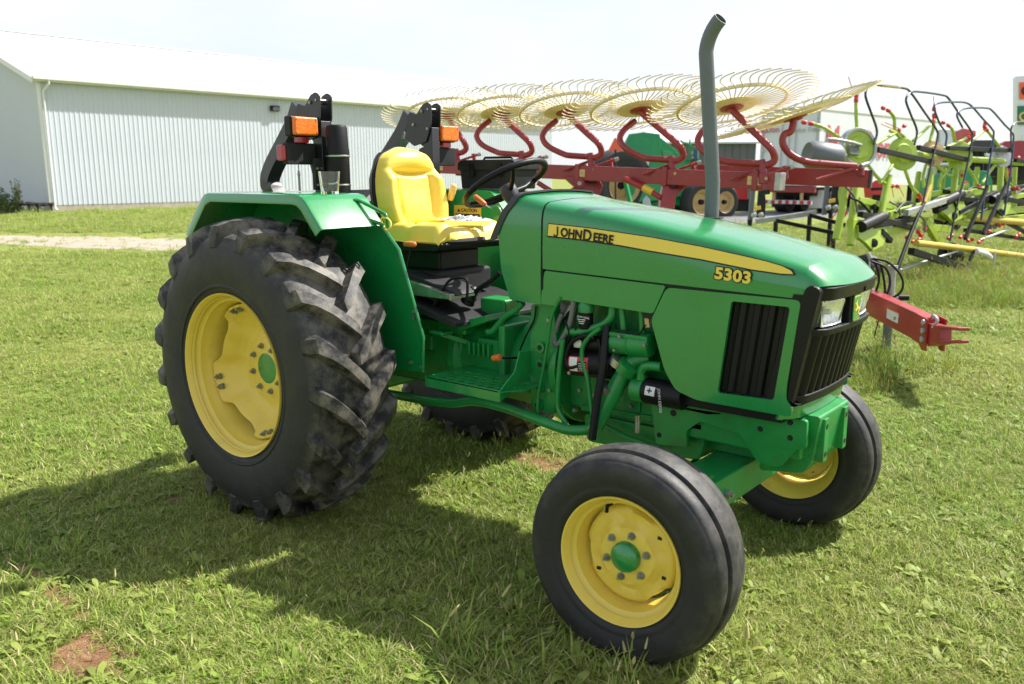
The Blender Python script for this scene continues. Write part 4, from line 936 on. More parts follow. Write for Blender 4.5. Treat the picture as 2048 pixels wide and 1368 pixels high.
# ---- step
SY = -.50; s0 = at(850,752,y=SY); s1 = at(1000,772,y=SY); zs = .735
x0, x1, x2 = s0.x, s1.x, at(1060,728,y=-.30).x
outer = rounded([(x0,SY),(x1,SY),(x1+.06,SY+.09),(x1+.06,-.19),(x0,-.19)], .012)
hs = []
for r_ in range(4):
    for c_ in range(7):
        hx = x0+.075+.058*c_+(.029 if r_ % 2 else 0); hy = SY+.035+.046*r_
        if hx < x1-.010+.045*(r_>0)*.6: hs.append([(hx+.0185*math.cos(2*PI*k/10), hy+.0165*math.sin(2*PI*k/10)) for k in range(10)])
ST = MB().prism(outer, 'z', zs-.005, zs, hs).build('step', 'green_chassis', TR)
MB().beam((x0,SY+.003,zs-.022),(x1,SY+.003,zs-.022),.006,.05).build('step_edge', 'green', ST, bevel=.002)
sgp = [Vector((x1,SY,zs-.047)), Vector((x1,SY,zs+.002)), at(1030,744,y=-.40), at(1040,704,y=-.34), at(1062,702,y=-.27), at(1062,746,y=-.27)]
MB().add([tuple(p) for p in sgp], [(0,1,2,5),(2,3,4,5)]).build('step_guard', 'green_chassis', ST, solid=.006)
pd = at(885,665,y=-.33)
for (a, b2) in (((835,660),(878,668)),):
    PD = MB().box((pd.x-.06,-.36,pd.z-.010),(pd.x+.03,-.29,pd.z+.006)).build('rear_pedal', 'green_chassis', TR, bevel=.005)
    MB().beam((pd.x-.02,-.32,pd.z-.01),(pd.x+.06,-.21,pd.z-.06),.03,.02).build('pedal_arm', 'green_chassis', PD)
# brake pedals and their bent arm
bp0 = at(1062,628,y=-.25)
MB().tube([at(a,b,y=-.24) for a,b in ((1046,606),(1030,622),(1012,632),(1000,645),(985,662),(975,664))], .015, 10, smooth=4).build('pedal_lever', 'green_chassis', TR)
pb = [at(a,b,y=-.20) for a,b in ((925,642),(990,627),(992,640),(935,660))]
MB().prism([(v.x,v.z) for v in pb], 'y', -.26, -.12).build('brake_pedal', 'green_chassis', TR, bevel=.005)
OK_ = at(993,716,y=-.36); MB().tube([OK_+Vector((-.022,0,-.004)), OK_+Vector((.022,0,.006))], [.013,.015], 14).build('orange_knob', 'orange', TR, bevel=.004)
MB().cyl(OK_, OK_+Vector((.06,.12,-.01)), .006, 8).build('knob_rod', 'black', TR)

# ---- operator platform
PL = MB().box((.02,-.36,1.00),(.46,.36,1.05)).build('platform', 'black_matt', TR, bevel=.01)
MB().prism([(.30,1.02),(.46,1.06),(.80,.985),(.86,.965),(.86,.945),(.45,1.02)], 'y', -.36, .30).build('floor_mat', 'black_matt', PL, bevel=.004)
a_ = at(850,580,y=-.20); MB().prism([(v.x,v.z) for v in (at(p[0],p[1],y=-.33) for p in ((815,560),(900,590),(900,600),(820,590)))], 'y', -.33, -.15).build('quadrant_plate', 'steel', PL, bevel=.003)
MB().prism([(v.x,v.z) for v in (at(p[0],p[1],y=-.30) for p in ((812,545),(905,582),(912,592),(870,604),(812,582)))], 'y', -.30, -.12).build('lever_console', 'black_matt', PL, bevel=.006)
MB().tube([at(a,b,y=-.31) for a,b in ((868,612),(885,580),(898,562),(912,556),(932,558),(935,580),(933,600))], .0065, 8, smooth=4).build('foot_rest_loop', 'black', PL)
MB().tube([at(a,b,y=-.15) for a,b in ((940,600),(955,580),(985,560),(1000,545))], [.012,.012], 10, smooth=3).build('gear_rod', 'black', PL)
BT = at(943,588,y=-.15); MB().lathe([(.036,-.05),(.030,-.03),(.036,-.02),(.026,0),(.030,.01),(.016,.04),(0,.045)], c=BT, axis=(.5,0,.8), n=20).build('gear_boot', 'black', PL)
# ---- seat
SE = MB().box((.12,-.20,1.05),(.60,.20,1.17)).build('seat', 'black_matt', TR, bevel=.02)
MB().box((.16,-.15,1.16),(.56,.15,1.27)).build('suspension', 'black', SE, bevel=.02)
MB().prism(rounded([(.13,1.25),(.63,1.27),(.665,1.30),(.66,1.312),(.13,1.30)], .015), 'y', -.238, .238).build('seat_pan', 'black', SE, bevel=.015)
def cushion(u, v):
    # u across 0..1, v: 0 back .. 1 front (top) ; wraps under at edges
    y = (u*2-1); hw = .252*(1-.05*(1-v)); x = .17+.505*v
    e = abs(y); edge = max(0,(e-.86)/.14); fe = max(0,(v-.9)/.1); be = max(0,(.06-v)/.06)
    z = 1.385 + .028*math.exp(-((e-.72)/.20)**2) - .020*math.exp(-(y/.10)**2)*0 - .010*math.exp(-((y)/.06)**2)*(v > .35)*min(1,(v-.35)*4)
    z -= .018*math.exp(-((v-.52)/.05)**2)*(1-e*.5)
    z += .03*(v-.5) - .02*v
    z -= math.sqrt((.060*edge**2.2)**2 + (.060*fe**2)**2 + (.03*be**2)**2)
    return (x - .02*e*e*v, y*hw*(1-.012*edge), z)
m = MB(); m.grid(cushion, 41, 41)
def skirt(u, v):
    a = u*4 % 4; s = int(a) % 4; t = a-int(a)
    uu, vv = ((t,0),(1,t),(1-t,1),(0,1-t))[s]; p = Vector(cushion(uu, vv)); c = Vector((.41,0,p.z)); b = Vector((p.x,p.y,1.300)); b = b + (c-b)*.06; b.z = 1.305
    return tuple(p.lerp(b, v) + (p-c).normalized()*.012*math.sin(PI*v))
m.grid(skirt, 160, 6, closeu=True)
m.build('seat_cushion', 'yellow_seat', SE, smooth=50)
BHW = ([0,.1,.25,.45,.6,.72,.82,.90,.96,1.0],[.182,.208,.222,.221,.212,.198,.180,.160,.132,.080])
def backf(u, v, depth):
    y = u*2-1; hw = interp(v, *BHW); e = abs(y); z = 1.375+.40*v - .02*e*e*v
    xb_ = .235 - .075*v
    f = .055 + .040*math.exp(-((e-.80)/.24)**2)*(1 if v < .62 else max(0,1-(v-.62)/.15)) + .034*math.exp(-((v-.84)/.13)**2)*max(0,1-(e/.95)**2)
    f -= .028*math.exp(-((v-(.66+.10*e*e))/.035)**2)*max(0,1-(e/.95)**3)
    f -= .020*math.exp(-((e-(.50+.10*v))/.06)**2)*(v < .66)*min(1,v*5)
    f += .016*math.exp(-((v-.2)/.2)**2)*max(0,1-(e/.5)**2)
    f *= max(0, 1-max(0,(e-.86)/.14)**2.4)*max(0,1-max(0,(v-.93)/.07)**2.2)*max(0,1-max(0,(.06-v)/.06)**2)
    return (xb_ + f*depth, y*hw-.008, z)
m = MB(); m.grid(lambda u,v: backf(u,v,1), 49, 57); m.grid(lambda u,v: backf(1-u,v,-.1), 25, 29); m.build('backrest', 'yellow_seat', SE, smooth=60)
m = MB(); m.grid(lambda u,v: (lambda p: (p[0]-.012,p[1]*1.04,p[2]+.002))(backf(u,v,.12)), 25, 25); m.grid(lambda u,v: (lambda p: (p[0]-.016,p[1]*1.04,p[2]+.002))(backf(1-u,v,-.55)), 25, 25); m.build('back_shell', 'black', SE, smooth=60)
# torn front corner showing dark foam
MB().tube([(.645,-.21,1.318),(.672,-.10,1.315),(.675,.05,1.315)], [.012,.016], 8, smooth=4).build('torn_trim', 'black_matt', SE)
# ---- steering
C0 = Vector((.862,0,1.590)); NN = Vector((-.50,-.04,.866)).normalized(); e1 = Vector((NN.z,0,-NN.x)).normalized(); e2 = NN.cross(e1).normalized()
SW = MB().tube([C0+(e1*math.cos(a)+e2*math.sin(a))*.207 for a in np.linspace(0,2*PI,64,endpoint=False)], [.0145+.0018*(k%2) for k in range(64)], 12, closed=True).build('steering_wheel', 'black', TR, smooth=60)
for k in range(3):
    a = R(180+120*k+25); MB().tube([C0-NN*.045+(e1*math.cos(a)+e2*math.sin(a))*.03, C0-NN*.03+(e1*math.cos(a)+e2*math.sin(a))*.12, C0+(e1*math.cos(a)+e2*math.sin(a))*.200], [.012,.009], 10).build('spoke', 'black', SW)
MB().lathe([(0,.012),(.034,.010),(.040,.002),(.043,-.03),(.036,-.055),(.03,-.075),(.028,-.12)], c=C0-NN*.022, axis=NN, n=28).build('wheel_hub', 'trim', SW)
MB().tube([C0-NN*.08, C0-NN*.08+Vector((.28,0,-.20))], [.03,.04], 16).build('steering_column', 'black_matt', SW)
def lever(nm, a, b, y, r, mat, stalk, rs=.006, smat='black'):
    g_ = [at(*q, y=y) for q in (a, b)]; d = (g_[1]-g_[0]).normalized()
    o = MB().tube([g_[0], g_[0]+d*.006, g_[0].lerp(g_[1],.5), g_[1]-d*.005, g_[1]], [r*.6,r,r*1.08,r*.95,r*.6], 14).build(nm, mat, TR, smooth=60)
    MB().tube([at(*q, y=y) for q in stalk], rs, 8, smooth=3).build('stalk', smat, o); return o
lever('range_lever', (909,369), (900,400), .22, .0175, 'tan', [(902,396),(892,430),(886,470)], .0075)
lever('throttle_lever', (949,392), (971,410), -.12, .0125, 'orange', [(970,408),(982,416),(996,413),(1006,430)], .0035, 'chrome')
lever('height_lever', (809,488), (831,489), -.30, .0135, 'orange', [(822,490),(818,520),(806,572)], .0045)
DC = [at(a,b,y=.452) for a,b in ((908,410),(962,412),(963,465),(908,462))]
def quad(nm, mat, u0, v0, u1, v1, yy, par):
    x0, x1_ = DC[0].x, DC[1].x; z0, z1_ = DC[0].z, DC[3].z
    f = lambda u,v: (x0+(x1_-x0)*u, yy, z0+(z1_-z0)*v)
    return MB().add([f(u0,v0),f(u1,v0),f(u1,v1),f(u0,v1)], [(0,1,2,3)]).build(nm, mat, par, smooth=0)
cp = quad('caution_plate', 'label_yellow', 0,0,1,1, .4535, FNL); cp.modifiers.new('thickness','SOLIDIFY').thickness = .001
quad('plate_field', 'print_dark', .05,.32,.95,.95, .4520, cp)
for k in range(6):
    for c_ in range(2):
        quad('print_line', 'print_grey', .09+.45*c_, .38+.09*k, (.46 if (k+c_) % 3 else .36)+.45*c_, .41+.09*k, .4514, cp)
text('lettering', 'CAUTION', 'print_dark', cp, (DC[0].x+.055,.4514,DC[0].z-.037), (1,0,0), (0,0,1), .027, .0004, .0004)
MB().add([(DC[0].x+.026,.4514,DC[0].z-.037),(DC[0].x+.048,.4514,DC[0].z-.037),(DC[0].x+.037,.4514,DC[0].z-.017)], [(0,1,2)]).build('warning_triangle', 'print_dark', cp, smooth=0)

# ---- roll bar (folded down)
for sg in (-1, 1):
    yc = sg*.385
    def pr(pxs, y): return pol(pxs, y)
    post = rounded([(-.045,1.36),(.028,1.36),(.028,1.895),(-.043,1.895)], .004)
    RP = MB().prism(post, 'y', yc-.03, yc+.03).build('roll_bar_post', 'black_rops', TR, bevel=.004)
    ear = pr([(590,222),(597,207),(611,212),(622,190),(631,184),(640,190),(641,235),(632,275),(608,285),(590,268)], -.42)
    for yy in (yc-.040, yc+.032):
        MB().prism(rounded(ear, .008), 'y', yy, yy+.008).build('pivot_plate', 'black_rops', RP, bevel=.0015)
    cen = at(634,200,y=-.42); MB().cyl((cen.x,yc-.045,cen.z),(cen.x,yc+.045,cen.z),.006,10).build('pivot_pin', 'steel', RP)
    for a, b2 in ((622,205),(606,236),(635,245)):
        c = at(a, b2, y=-.42); MB().cyl((c.x,yc-.048,c.z),(c.x,yc+.048,c.z),.0095,6).build('pivot_bolt', 'bolt', RP)
    # gusset
    MB().prism([(-.04,1.50),(-.12,1.72),(-.10,1.78),(-.04,1.80)], 'y', yc-.008, yc+.008).build('gusset', 'black_rops', RP, bevel=.002)
hoop = [at(a,b,y=-.385) for a,b in ((603,212),(590,250),(570,290),(550,328),(541,352),(540,368))]
H = [Vector((v.x,-.385,v.z)) for v in hoop]; last = H[-1]
arc = [Vector((last.x+.010+.02*math.sin(t*PI/2), -.385+.0*t, last.z-.05*t)) for t in (.35,.7)]
path = H + arc + [Vector((last.x+.05,-.36,last.z-.075)), Vector((last.x+.06,-.30,last.z-.085)), Vector((last.x+.06,-.15,last.z-.088)), Vector((last.x+.06,0,last.z-.088))]
path = path + [Vector((p.x,-p.y,p.z)) for p in path[-2::-1]]
HB = MB().tube(path, .053, 4, smooth=3)
HB = HB.build('roll_bar_hoop', 'black_rops', TR, bevel=.006)
for sg in (-1, 1):
    a = H[3].lerp(H[4],.1); b2 = H[2].lerp(H[3],.45)
    off = Vector((.034,0,.013))
    MB().beam(a+off+Vector((0,0 if sg<0 else .77,0)), b2+off+Vector((0,0 if sg<0 else .77,0)), .062, .018, up=(1,0,.3)).build('reflective_tape', 'red_tape', HB)
    yl = sg*.505
    X_ = -.045; Z_ = .012
    LB = MB().box((X_-.005,yl-.075,1.805+Z_),(X_+.050,yl+.075,1.902+Z_)).build('indicator_lamp', 'black', TR, bevel=.01)
    MB().box((X_+.050,yl-.070,1.810+Z_),(X_+.078,yl+.070,1.897+Z_)).build('amber_lens', 'amber', LB, bevel=.010, seg=3)
    for dy in (-.057,.057):
        for dz in (1.822,1.886): MB().cyl((X_+.076,yl+dy,dz+Z_),(X_+.0805,yl+dy,dz+Z_),.0045,8).build('lens_screw', 'steel', LB)
    MB().box((X_+.010,yl-.03,1.775+Z_),(X_+.045,yl+.035,1.805+Z_)).build('red_marker', 'red_lens', LB, bevel=.004)
    MB().box((X_-.012,yl-.085,1.672+Z_),(X_+.028,yl+.085,1.775+Z_)).build('lamp_bracket', 'black_matt', LB, bevel=.004)
    if sg < 0: MB().box((X_-.030,yl-.108,1.690+Z_),(X_+.018,yl-.080,1.765+Z_)).build('tail_lens', 'red_lens', LB, bevel=.006)
MB().box((.0,-.462,1.56),(.025,-.395,1.715)).build('canister_bracket', 'black_matt', TR, bevel=.003)
cc = Vector((.095,-.375,1.515))
CN = MB().lathe([(0,0),(.055,0),(.058,.01),(.058,.07),(.0565,.075),(.0575,.08),(.0565,.21),(.0590,.213),(.0585,.235),(.055,.25),(.052,.345),(.046,.356),(.03,.36),(0,.36)], c=cc, axis=(0,0,1), n=36).build('manual_canister', 'black', TR, smooth=35)
for h in (.065,.205): MB().lathe([(.0595,0),(.0605,.002),(.0605,.007),(.0595,.009)], c=cc+Vector((0,0,h)), axis=(0,0,1), n=36).build('canister_band', 'steel', CN)
for z in (1.585,1.665): 
    for y in (-.452,-.425): MB().cyl((.025,y,z),(.036,y,z),.0065,6).build('bracket_bolt', 'bolt', TR)
# hanging coupler
hc = at(597,330,y=-.42); MB().tube([hc, hc+Vector((0,0,-.03))], .003, 6).tube([hc+Vector((0,0,-.028)), hc+Vector((0,0,-.05)), hc+Vector((0,0,-.052)), hc+Vector((0,0,-.13))], [.006,.009,.0065,.0065], 8).build('hanging_pin', 'bolt', TR)
# rear linkage behind the seat
MB().box((-.30,-.25,1.30),(.0,.25,1.36)).build('rear_deck', 'black_matt', TR, bevel=.01)

# ---- things standing on the tractor
gp = at(660, 387, z=1.556)
gl = [(0,.006),(.036,.006),(.038,.0),(.044,.10),(.0425,.10),(.0365,.012),(0,.012)]
G = MB().lathe([(0,0),(.036,0),(.045,.094),(.0432,.094),(.0345,.012),(0,.012)], c=(gp.x,gp.y,1.5535), axis=(0,0,1), n=40)  .build('glass_cup', 'cup_glass', None, smooth=40)
tag(G, 'small clear glass cup standing on the tractor fender beside the black canister', 'cup')
TB = thing('toolbox', 'black plastic toolbox lying on the tractor fender beyond the steering wheel', 'toolbox')
tx0, tx1 = at(925,392,y=.62).x, at(1035,392,y=.62).x; ty0, ty1 = .60, .80; tz = 1.553
MB().prism(rounded([(tx0+.015,tz),(tx1-.015,tz),(tx1-.002,tz+.115),(tx0+.002,tz+.115)], .008), 'y', ty0, ty1).build('box_body', 'black_matt', TB, bevel=.005)
LD = MB().prism(rounded([(tx0-.010,tz+.105),(tx1+.010,tz+.105),(tx1+.008,tz+.15),(tx1-.02,tz+.165),(tx0+.02,tz+.165),(tx0-.008,tz+.15)], .008), 'y', ty0-.012, ty1+.012).build('lid', 'black_matt', TB, bevel=.005)
for t in (.25,.75): 
    xx = tx0+(tx1-tx0)*t; MB().box((xx-.02,ty0-.022,tz+.07),(xx+.02,ty0-.008,tz+.145)).build('latch', 'black', LD, bevel=.003)
MB().tube([(tx0+.10,.7,tz+.163),(tx0+.11,.7,tz+.178),(tx1-.11,.7,tz+.178),(tx1-.10,.7,tz+.163)], .007, 8).build('handle', 'black', LD)
# crumpled plastic bag on the cushion
rb = random.Random(3); m = MB(); bc = at(928,441,z=1.405)
pm('bag', (.62, .64, .66), .22, 0, .4, var=.5, vscale=60, dirt=((.10,.09,.10), .5, .6, 40, .8))
ng = 15; hgt = {}
def bag(u, v):
    i, j = round(u*(ng-1)), round(v*(ng-1)); k = (i, j)
    if k not in hgt: hgt[k] = rb.random()
    e = max(abs(u-.5), abs(v-.5))*2; return (bc.x+(u-.5)*.22+(v-.5)*.06+.012*(hgt[k]-.5), bc.y+(v-.5)*.13, bc.z+.002+.020*hgt[k]*(1-e**3)+.012*(1-e))
m.grid(bag, ng, ng); tag(m.build('plastic_bag', 'bag', None, smooth=25, solid=.001), 'crumpled clear plastic bag lying on the yellow tractor seat cushion', 'bag')
# ================================================================ HAY RAKE
RK_ = thing('hay_rake', 'dark red wheel rake with cream tined wheels folded up behind the tractor', 'hay rake', at(1300, 470, d=9.5).xy.to_3d())
RKO = RK_.location.copy()
def loc(v): return Vector(v) - RKO
def kd(k): return 10.5*(1-.061*k)
def tilt(px, py, sl, op):
    r_ = ray(px, py).normalized(); rt_ = (RT - r_*RT.dot(r_)).normalized(); up_ = rt_.cross(r_); v = (up_*math.cos(sl) - rt_*math.sin(sl))*math.sqrt(1-op*op) + r_*op; return v.normalized()
nrm = tilt(1281, 217, R(9), .31); nrm2 = tilt(1590, 232, R(19.5), .07)
def tine_mesh():
    P = [(.22,.03,0),(.40,.02,.004),(.545,.0,.008),(.625,-.055,.02),(.695,-.085,.03),(.755,-.065,.038),(.81,.0,.04),(.86,.10,.04)]
    m = MB().tube([Vector((r*math.cos(a), r*math.sin(a), z)) for r, a, z in P], .0062, 4, smooth=2); return m
def rake_wheel(c, n, rot, ntine=48, tmesh=[None]):
    Z = n; X = RT - Z*RT.dot(Z); X.normalize(); Y = Z.cross(X)
    w_ = MB().lathe([(0,-.012),(.14,-.020),(.25,-.010),(.262,0),(.25,.010),(0,.012)], axis=(0,0,1), n=36).build('rake_wheel', 'tine', RK_, smooth=50)
    c = loc(c); w_.matrix_local = Matrix(((X.x,Y.x,Z.x,c.x),(X.y,Y.y,Z.y,c.y),(X.z,Y.z,Z.z,c.z),(0,0,0,1)))
    MB().lathe([(.532,-.004),(.556,-.002),(.560,.024),(.534,.020)], axis=(0,0,1), n=72, closed=True).build('wheel_ring', 'tine', w_, smooth=50)
    MB().lathe([(0,-.05),(.06,-.05),(.075,-.035),(.115,-.03),(.125,-.014),(.125,.014),(0,.02)], axis=(0,0,1), n=28).build('wheel_hub', 'rake_red', w_)
    for k in range(ntine):
        if tmesh[0] is None:
            t = tine_mesh().build('tine', 'tine', w_, smooth=60); tmesh[0] = t
        else: t = tmesh[0].copy(); COL.objects.link(t); t.parent = w_
        t.rotation_euler = (0, 0, 2*PI*k/ntine+rot)
    return w_
HUB = {-1:(893,228), 0:(1002,226), 1:(1132,222), 2:(1281,217), 3:(1463,212)}
CLP = {-1:(918,326), 0:(1049,332), 1:(1187,338), 2:(1349,346), 3:(1531,356)}
for k in range(-1, 4): rake_wheel(at(*HUB[k], d=kd(k)), nrm, .07*k)
rake_wheel(at(1590, 232, d=8.55), nrm2, .4)
B0 = at(868, 333, d=11.15); B1 = at(1556, 363, d=8.28)
def rpart(nm, mb, mat='rake_red', bevel=.006, par=None, **kw):
    mb.v = [tuple(Vector(v)-RKO) for v in mb.v]; return mb.build(nm, mat, par or RK_, bevel=bevel, **kw)
rpart('front_beam', MB().beam(B0, B1, .13, .165)); cap = B1+(B1-B0).normalized()*.05
rpart('end_cap', MB().beam(B1-(B1-B0).normalized()*.01, cap, .137, .172), 'galv'); 
# flange pieces where the beam sections join
for t in (.27,.50,.74,.955):
    p = B0.lerp(B1, t); d_ = (B1-B0).normalized(); rpart('beam_flange', MB().beam(p-d_*.03, p+d_*.03, .16, .20))
C0_ = at(1395, 345, d=9.5); C1_ = at(1738, 358, d=8.7)
rpart('rear_beam', MB().beam(C0_, C1_, .14, .18)); rpart('end_cap', MB().beam(C1_, C1_+(C1_-C0_).normalized()*.03, .146, .186), 'trim')
for k in range(-1, 4):
    d = kd(k)-.25; h = HUB[k]; c = CLP[k]; s = 8.3/d
    rpart('pivot_clamp', MB().cyl(at(c[0],c[1]+24*s,d=d), at(c[0]-9*s,c[1]-36*s,d=d), .040, 14), bevel=0)
    rpart('clamp_collar', MB().cyl(at(c[0]-2,c[1]+12*s,d=d), at(c[0]-3,c[1]-8*s,d=d), .058, 14), bevel=.004)
    hp_ = at(h[0]+3, h[1]+10*s, d=kd(k)-.06)
    e_ = at(c[0]+10*s,c[1]-60*s,d=d-.08)
    path = [hp_, hp_.lerp(e_,.33), hp_.lerp(e_,.7), e_, at(c[0]+18*s,c[1]-44*s,d=d-.06), at(c[0]+16*s,c[1]-33*s,d=d-.04), at(c[0]+6*s,c[1]-27*s,d=d-.02), at(c[0]-8*s,c[1]-25*s,d=d)]
    if k < 3 or True: rpart('wheel_arm', MB().tube(path, .036, 12, smooth=5), bevel=0, smooth=60)
    if k >= 0:
        x0_ = c[0]-136*s if k == 3 else c[0]-118*s
        path = [at(x0_+32*s,c[1]-112*s,d=d+.35), at(x0_+8*s,c[1]-92*s,d=d+.25), at(x0_,c[1]-72*s,d=d+.2), at(x0_+14*s,c[1]-52*s,d=d+.12), at(x0_+48*s,c[1]-35*s,d=d+.06), at(c[0]-52*s,c[1]-31*s,d=d), at(c[0]-4*s,c[1]-28*s,d=d)]
        rpart('curved_arm', MB().tube(path, .034, 12, smooth=5), bevel=0, smooth=60)
    # tension rods with bright ends
    rpart('tension_rod', MB().tube([at(c[0]-20*s,c[1]+2*s,d=d+.1), at(c[0]+50*s,c[1]-22*s,d=d+.05)], .016, 8), bevel=0)
    rpart('rod_end', MB().cyl(at(c[0]+48*s,c[1]-21*s,d=d+.05), at(c[0]+58*s,c[1]-24*s,d=d+.05), .024, 10), 'galv', bevel=.003)
    rpart('tension_rod', MB().tube([at(c[0]-70*s,c[1]+4*s,d=d+.1), at(c[0]-10*s,c[1]-18*s,d=d+.05)], .016, 8), bevel=0)
    rpart('upright_lug', MB().cyl(at(c[0]+42*s,c[1]+2*s,d=d+.15), at(c[0]+38*s,c[1]-24*s,d=d+.15), .026, 10), bevel=0)
    rpart('bolt_head', MB().cyl(at(c[0]+1,c[1]+1,d=d-.055), at(c[0]+1,c[1]+1,d=d-.085), .017, 8), 'tan_rim', bevel=0)
    rpart('under_nut', MB().cyl(at(c[0],c[1]+26*s,d=d), at(c[0],c[1]+32*s,d=d), .045, 10), 'black_matt', bevel=0)
# last arm on the rear beam
path = [at(1588,240,d=8.5), at(1582,262,d=8.5), at(1568,270,d=8.5), at(1566,288,d=8.5), at(1580,308,d=8.5), at(1610,323,d=8.5), at(1650,328,d=8.5), at(1712,333,d=8.5)]
rpart('curved_arm', MB().tube(path, .036, 12, smooth=5), bevel=0, smooth=60)
rpart('tension_rod', MB().tube([at(1632,360,d=8.45), at(1728,330,d=8.5)], .020, 8), bevel=0); rpart('rod_end', MB().cyl(at(1722,332,d=8.48), at(1736,328,d=8.5), .026, 10), 'galv', bevel=0)
rpart('upright_lug', MB().cyl(at(1722,352,d=8.6), at(1722,335,d=8.6), .034, 12), bevel=0)
# warning labels on the beam
fd = (B1-B0).normalized(); fn = fd.cross(Vector((0,0,1))).normalized()
if fn.dot(CAM-B0) < 0: fn = -fn
fu = fn.cross(fd); fu = fu if fu.z > 0 else -fu
def beam_label(px, wd, ht, lab):
    p = atp(px, 350, B0+fn*.0665, fn); t = (p-B0).dot(fd); c = B0+fd*t+fn*.0668
    o = rpart('warning_label', MB().beam(c-fd*wd/2, c+fd*wd/2, .0016, ht, up=fu), 'label_yellow' if lab else 'tan', bevel=0)
    for q in (-.22,.22):
        e = c+fd*wd*q+fn*.0012; rpart('label_mark', MB().beam(e-fd*.018, e+fd*.018, .001, .035, up=fu), 'print_grey', bevel=0, par=o)
beam_label(1510, .15, .085, 0); beam_label(1160, .13, .08, 0); beam_label(880, .10, .08, 0)
# carriage castings below the beam
def rplate(nm, pxs, d, th, mat='rake_red', bev=.01):
    a = [at(x, y, d=d) for x, y in pxs]; b = [p+FWD*th for p in a]; n = len(a)
    return rpart(nm, MB().add(a+b, [tuple(range(n))[::-1], tuple(range(n,2*n))]+[(i,(i+1)%n,(i+1)%n+n,i+n) for i in range(n)]), mat, bevel=bev)
rplate('pivot_casting', [(1128,352),(1195,350),(1206,372),(1200,388),(1160,402),(1140,396),(1128,385),(1150,372)], 9.7, .12)
rpart('pivot_boss', MB().cyl(at(1159,367,d=9.70), at(1159,367,d=9.62), .060, 24), bevel=.006); rpart('pivot_bolt', MB().cyl(at(1159,367,d=9.63), at(1159,367,d=9.58), .026, 16), 'steel', bevel=.006)
rpart('brace', MB().tube([at(1075,365,d=9.9), at(1105,384,d=9.9), at(1150,400,d=9.9)], .030, 8), bevel=0)
rplate('carriage_leg', [(1328,360),(1385,362),(1352,392),(1346,440),(1318,440),(1322,395)], 9.0, .15, 'rake_red_bright')
rpart('fold_cylinder', MB().cyl(at(1250,358,d=9.2), at(1288,376,d=9.1), .035, 12), 'rake_red_bright', bevel=0); rpart('cylinder_label', MB().cyl(at(1287,375,d=9.1), at(1306,385,d=9.05), .040, 12), 'label_yellow', bevel=0)
rpart('fold_cylinder', MB().cyl(at(1305,385,d=9.05), at(1322,396,d=9.0), .030, 12), 'rake_red_bright', bevel=0)
rpart('grey_shield', MB().prism([(0,0),(.18,0),(.15,.30),(.09,.36),(.03,.30)], 'x', 0, .02), 'galv') if False else None
rplate('parking_stand', [(1283,425),(1306,425),(1300,398),(1293,390),(1287,398)], 8.95, .03, 'galv', .003)
base = at(1335, 425, d=9.05); gz = Vector((base.x, base.y, 0))
rpart('carriage_post', MB().beam(base, gz+Vector((0,0,.35)), .16, .12), 'rake_red_bright')
for s in (-1, 1):
    wc = gz+Vector((.9*s, .45*s, .36))
    rpart('transport_axle', MB().beam(gz+Vector((0,0,.36)), wc, .10, .10)); rpart('transport_tyre', MB().lathe([(.18,-.10),(.26,-.12),(.34,-.11),(.36,-.07),(.36,.07),(.34,.11),(.26,.12),(.18,.10)], c=wc, axis=(.894,.447,0), n=40), 'rubber', bevel=0)
    rpart('transport_rim', MB().lathe([(0,-.02),(.1,-.03),(.17,-.06),(.19,-.10),(.19,.10),(.17,.05),(.1,.03)], c=wc, axis=(.894,.447,0), n=32), 'tan_rim', bevel=0)
# drawbar
jb = gpt(1772, 700)
T0 = at(1745, 605, z=.46); T1 = at(1862, 662, z=.43); td = (T1-T0).normalized(); Ts = gz+Vector((0,0,.55))
rpart('drawbar', MB().beam(T0-td*.5, T1, .11, .22), 'rake_red_bright', bevel=.008)
rpart('drawbar_rear', MB().beam(Ts, T0-td*.45, .10, .16), 'rake_red_bright')
tn = td.cross(Vector((0,0,1))).normalized(); tn = tn if tn.dot(CAM-T0) > 0 else -tn; tu = Vector((0,0,1))
def dq(s, u, o): return T1+td*s+tu*u+tn*o
for o_ in (.062,-.075):
    a = [dq(-.14,.11,o_),dq(.06,.105,o_),dq(.07,-.145,o_),dq(.0,-.15,o_),dq(-.06,-.11,o_),dq(-.2,-.11,o_)]; b = [p-tn*.014 for p in a]; n = 6
    rpart('hitch_cheek', MB().add(a+b, [tuple(range(n))[::-1], tuple(range(n,2*n))]+[(i,(i+1)%n,(i+1)%n+n,i+n) for i in range(n)]), 'rake_red_bright', bevel=.002)
for u in (.072,.005,-.062): rpart('hitch_bolt', MB().cyl(dq(.02,u,.060), dq(.02,u,.082), .024, 14), 'galv', bevel=.004)
rpart('clevis_block', MB().beam(dq(.05,-.02,0), dq(.26,.02,0), .09, .18, h1=.13), 'rake_red_bright', bevel=.005)
for u, v in ((.075,.125),(-.045,.035)): rpart('clevis_plate', MB().beam(dq(.20,u,0), dq(.54,v,0), .09, .024), 'rake_red_bright', bevel=.008)
rpart('clevis_chain', MB().tube([dq(.04,.11,.02), dq(.09,.14,.03), dq(.14,.11,.02), dq(.12,.05,.04)], .013, 8, smooth=4), 'galv', bevel=0)
lb = T0.lerp(T1,.50)+tn*.0562; o = rpart('drawbar_label', MB().beam(lb-td*.13, lb+td*.13, .002, .09, up=tu), 'label_white', bevel=0)
rpart('label_mark', MB().beam(lb-td*.13+tn*.0015+tu*.042, lb+td*.13+tn*.0015+tu*.042, .001, .012, up=tu), 'orange', bevel=0, par=o)
text('lettering', 'UP', 'print_dark', o, lb+tn*.0022+td*.03-tu*.030-RKO, td, tu, .045, .0004)
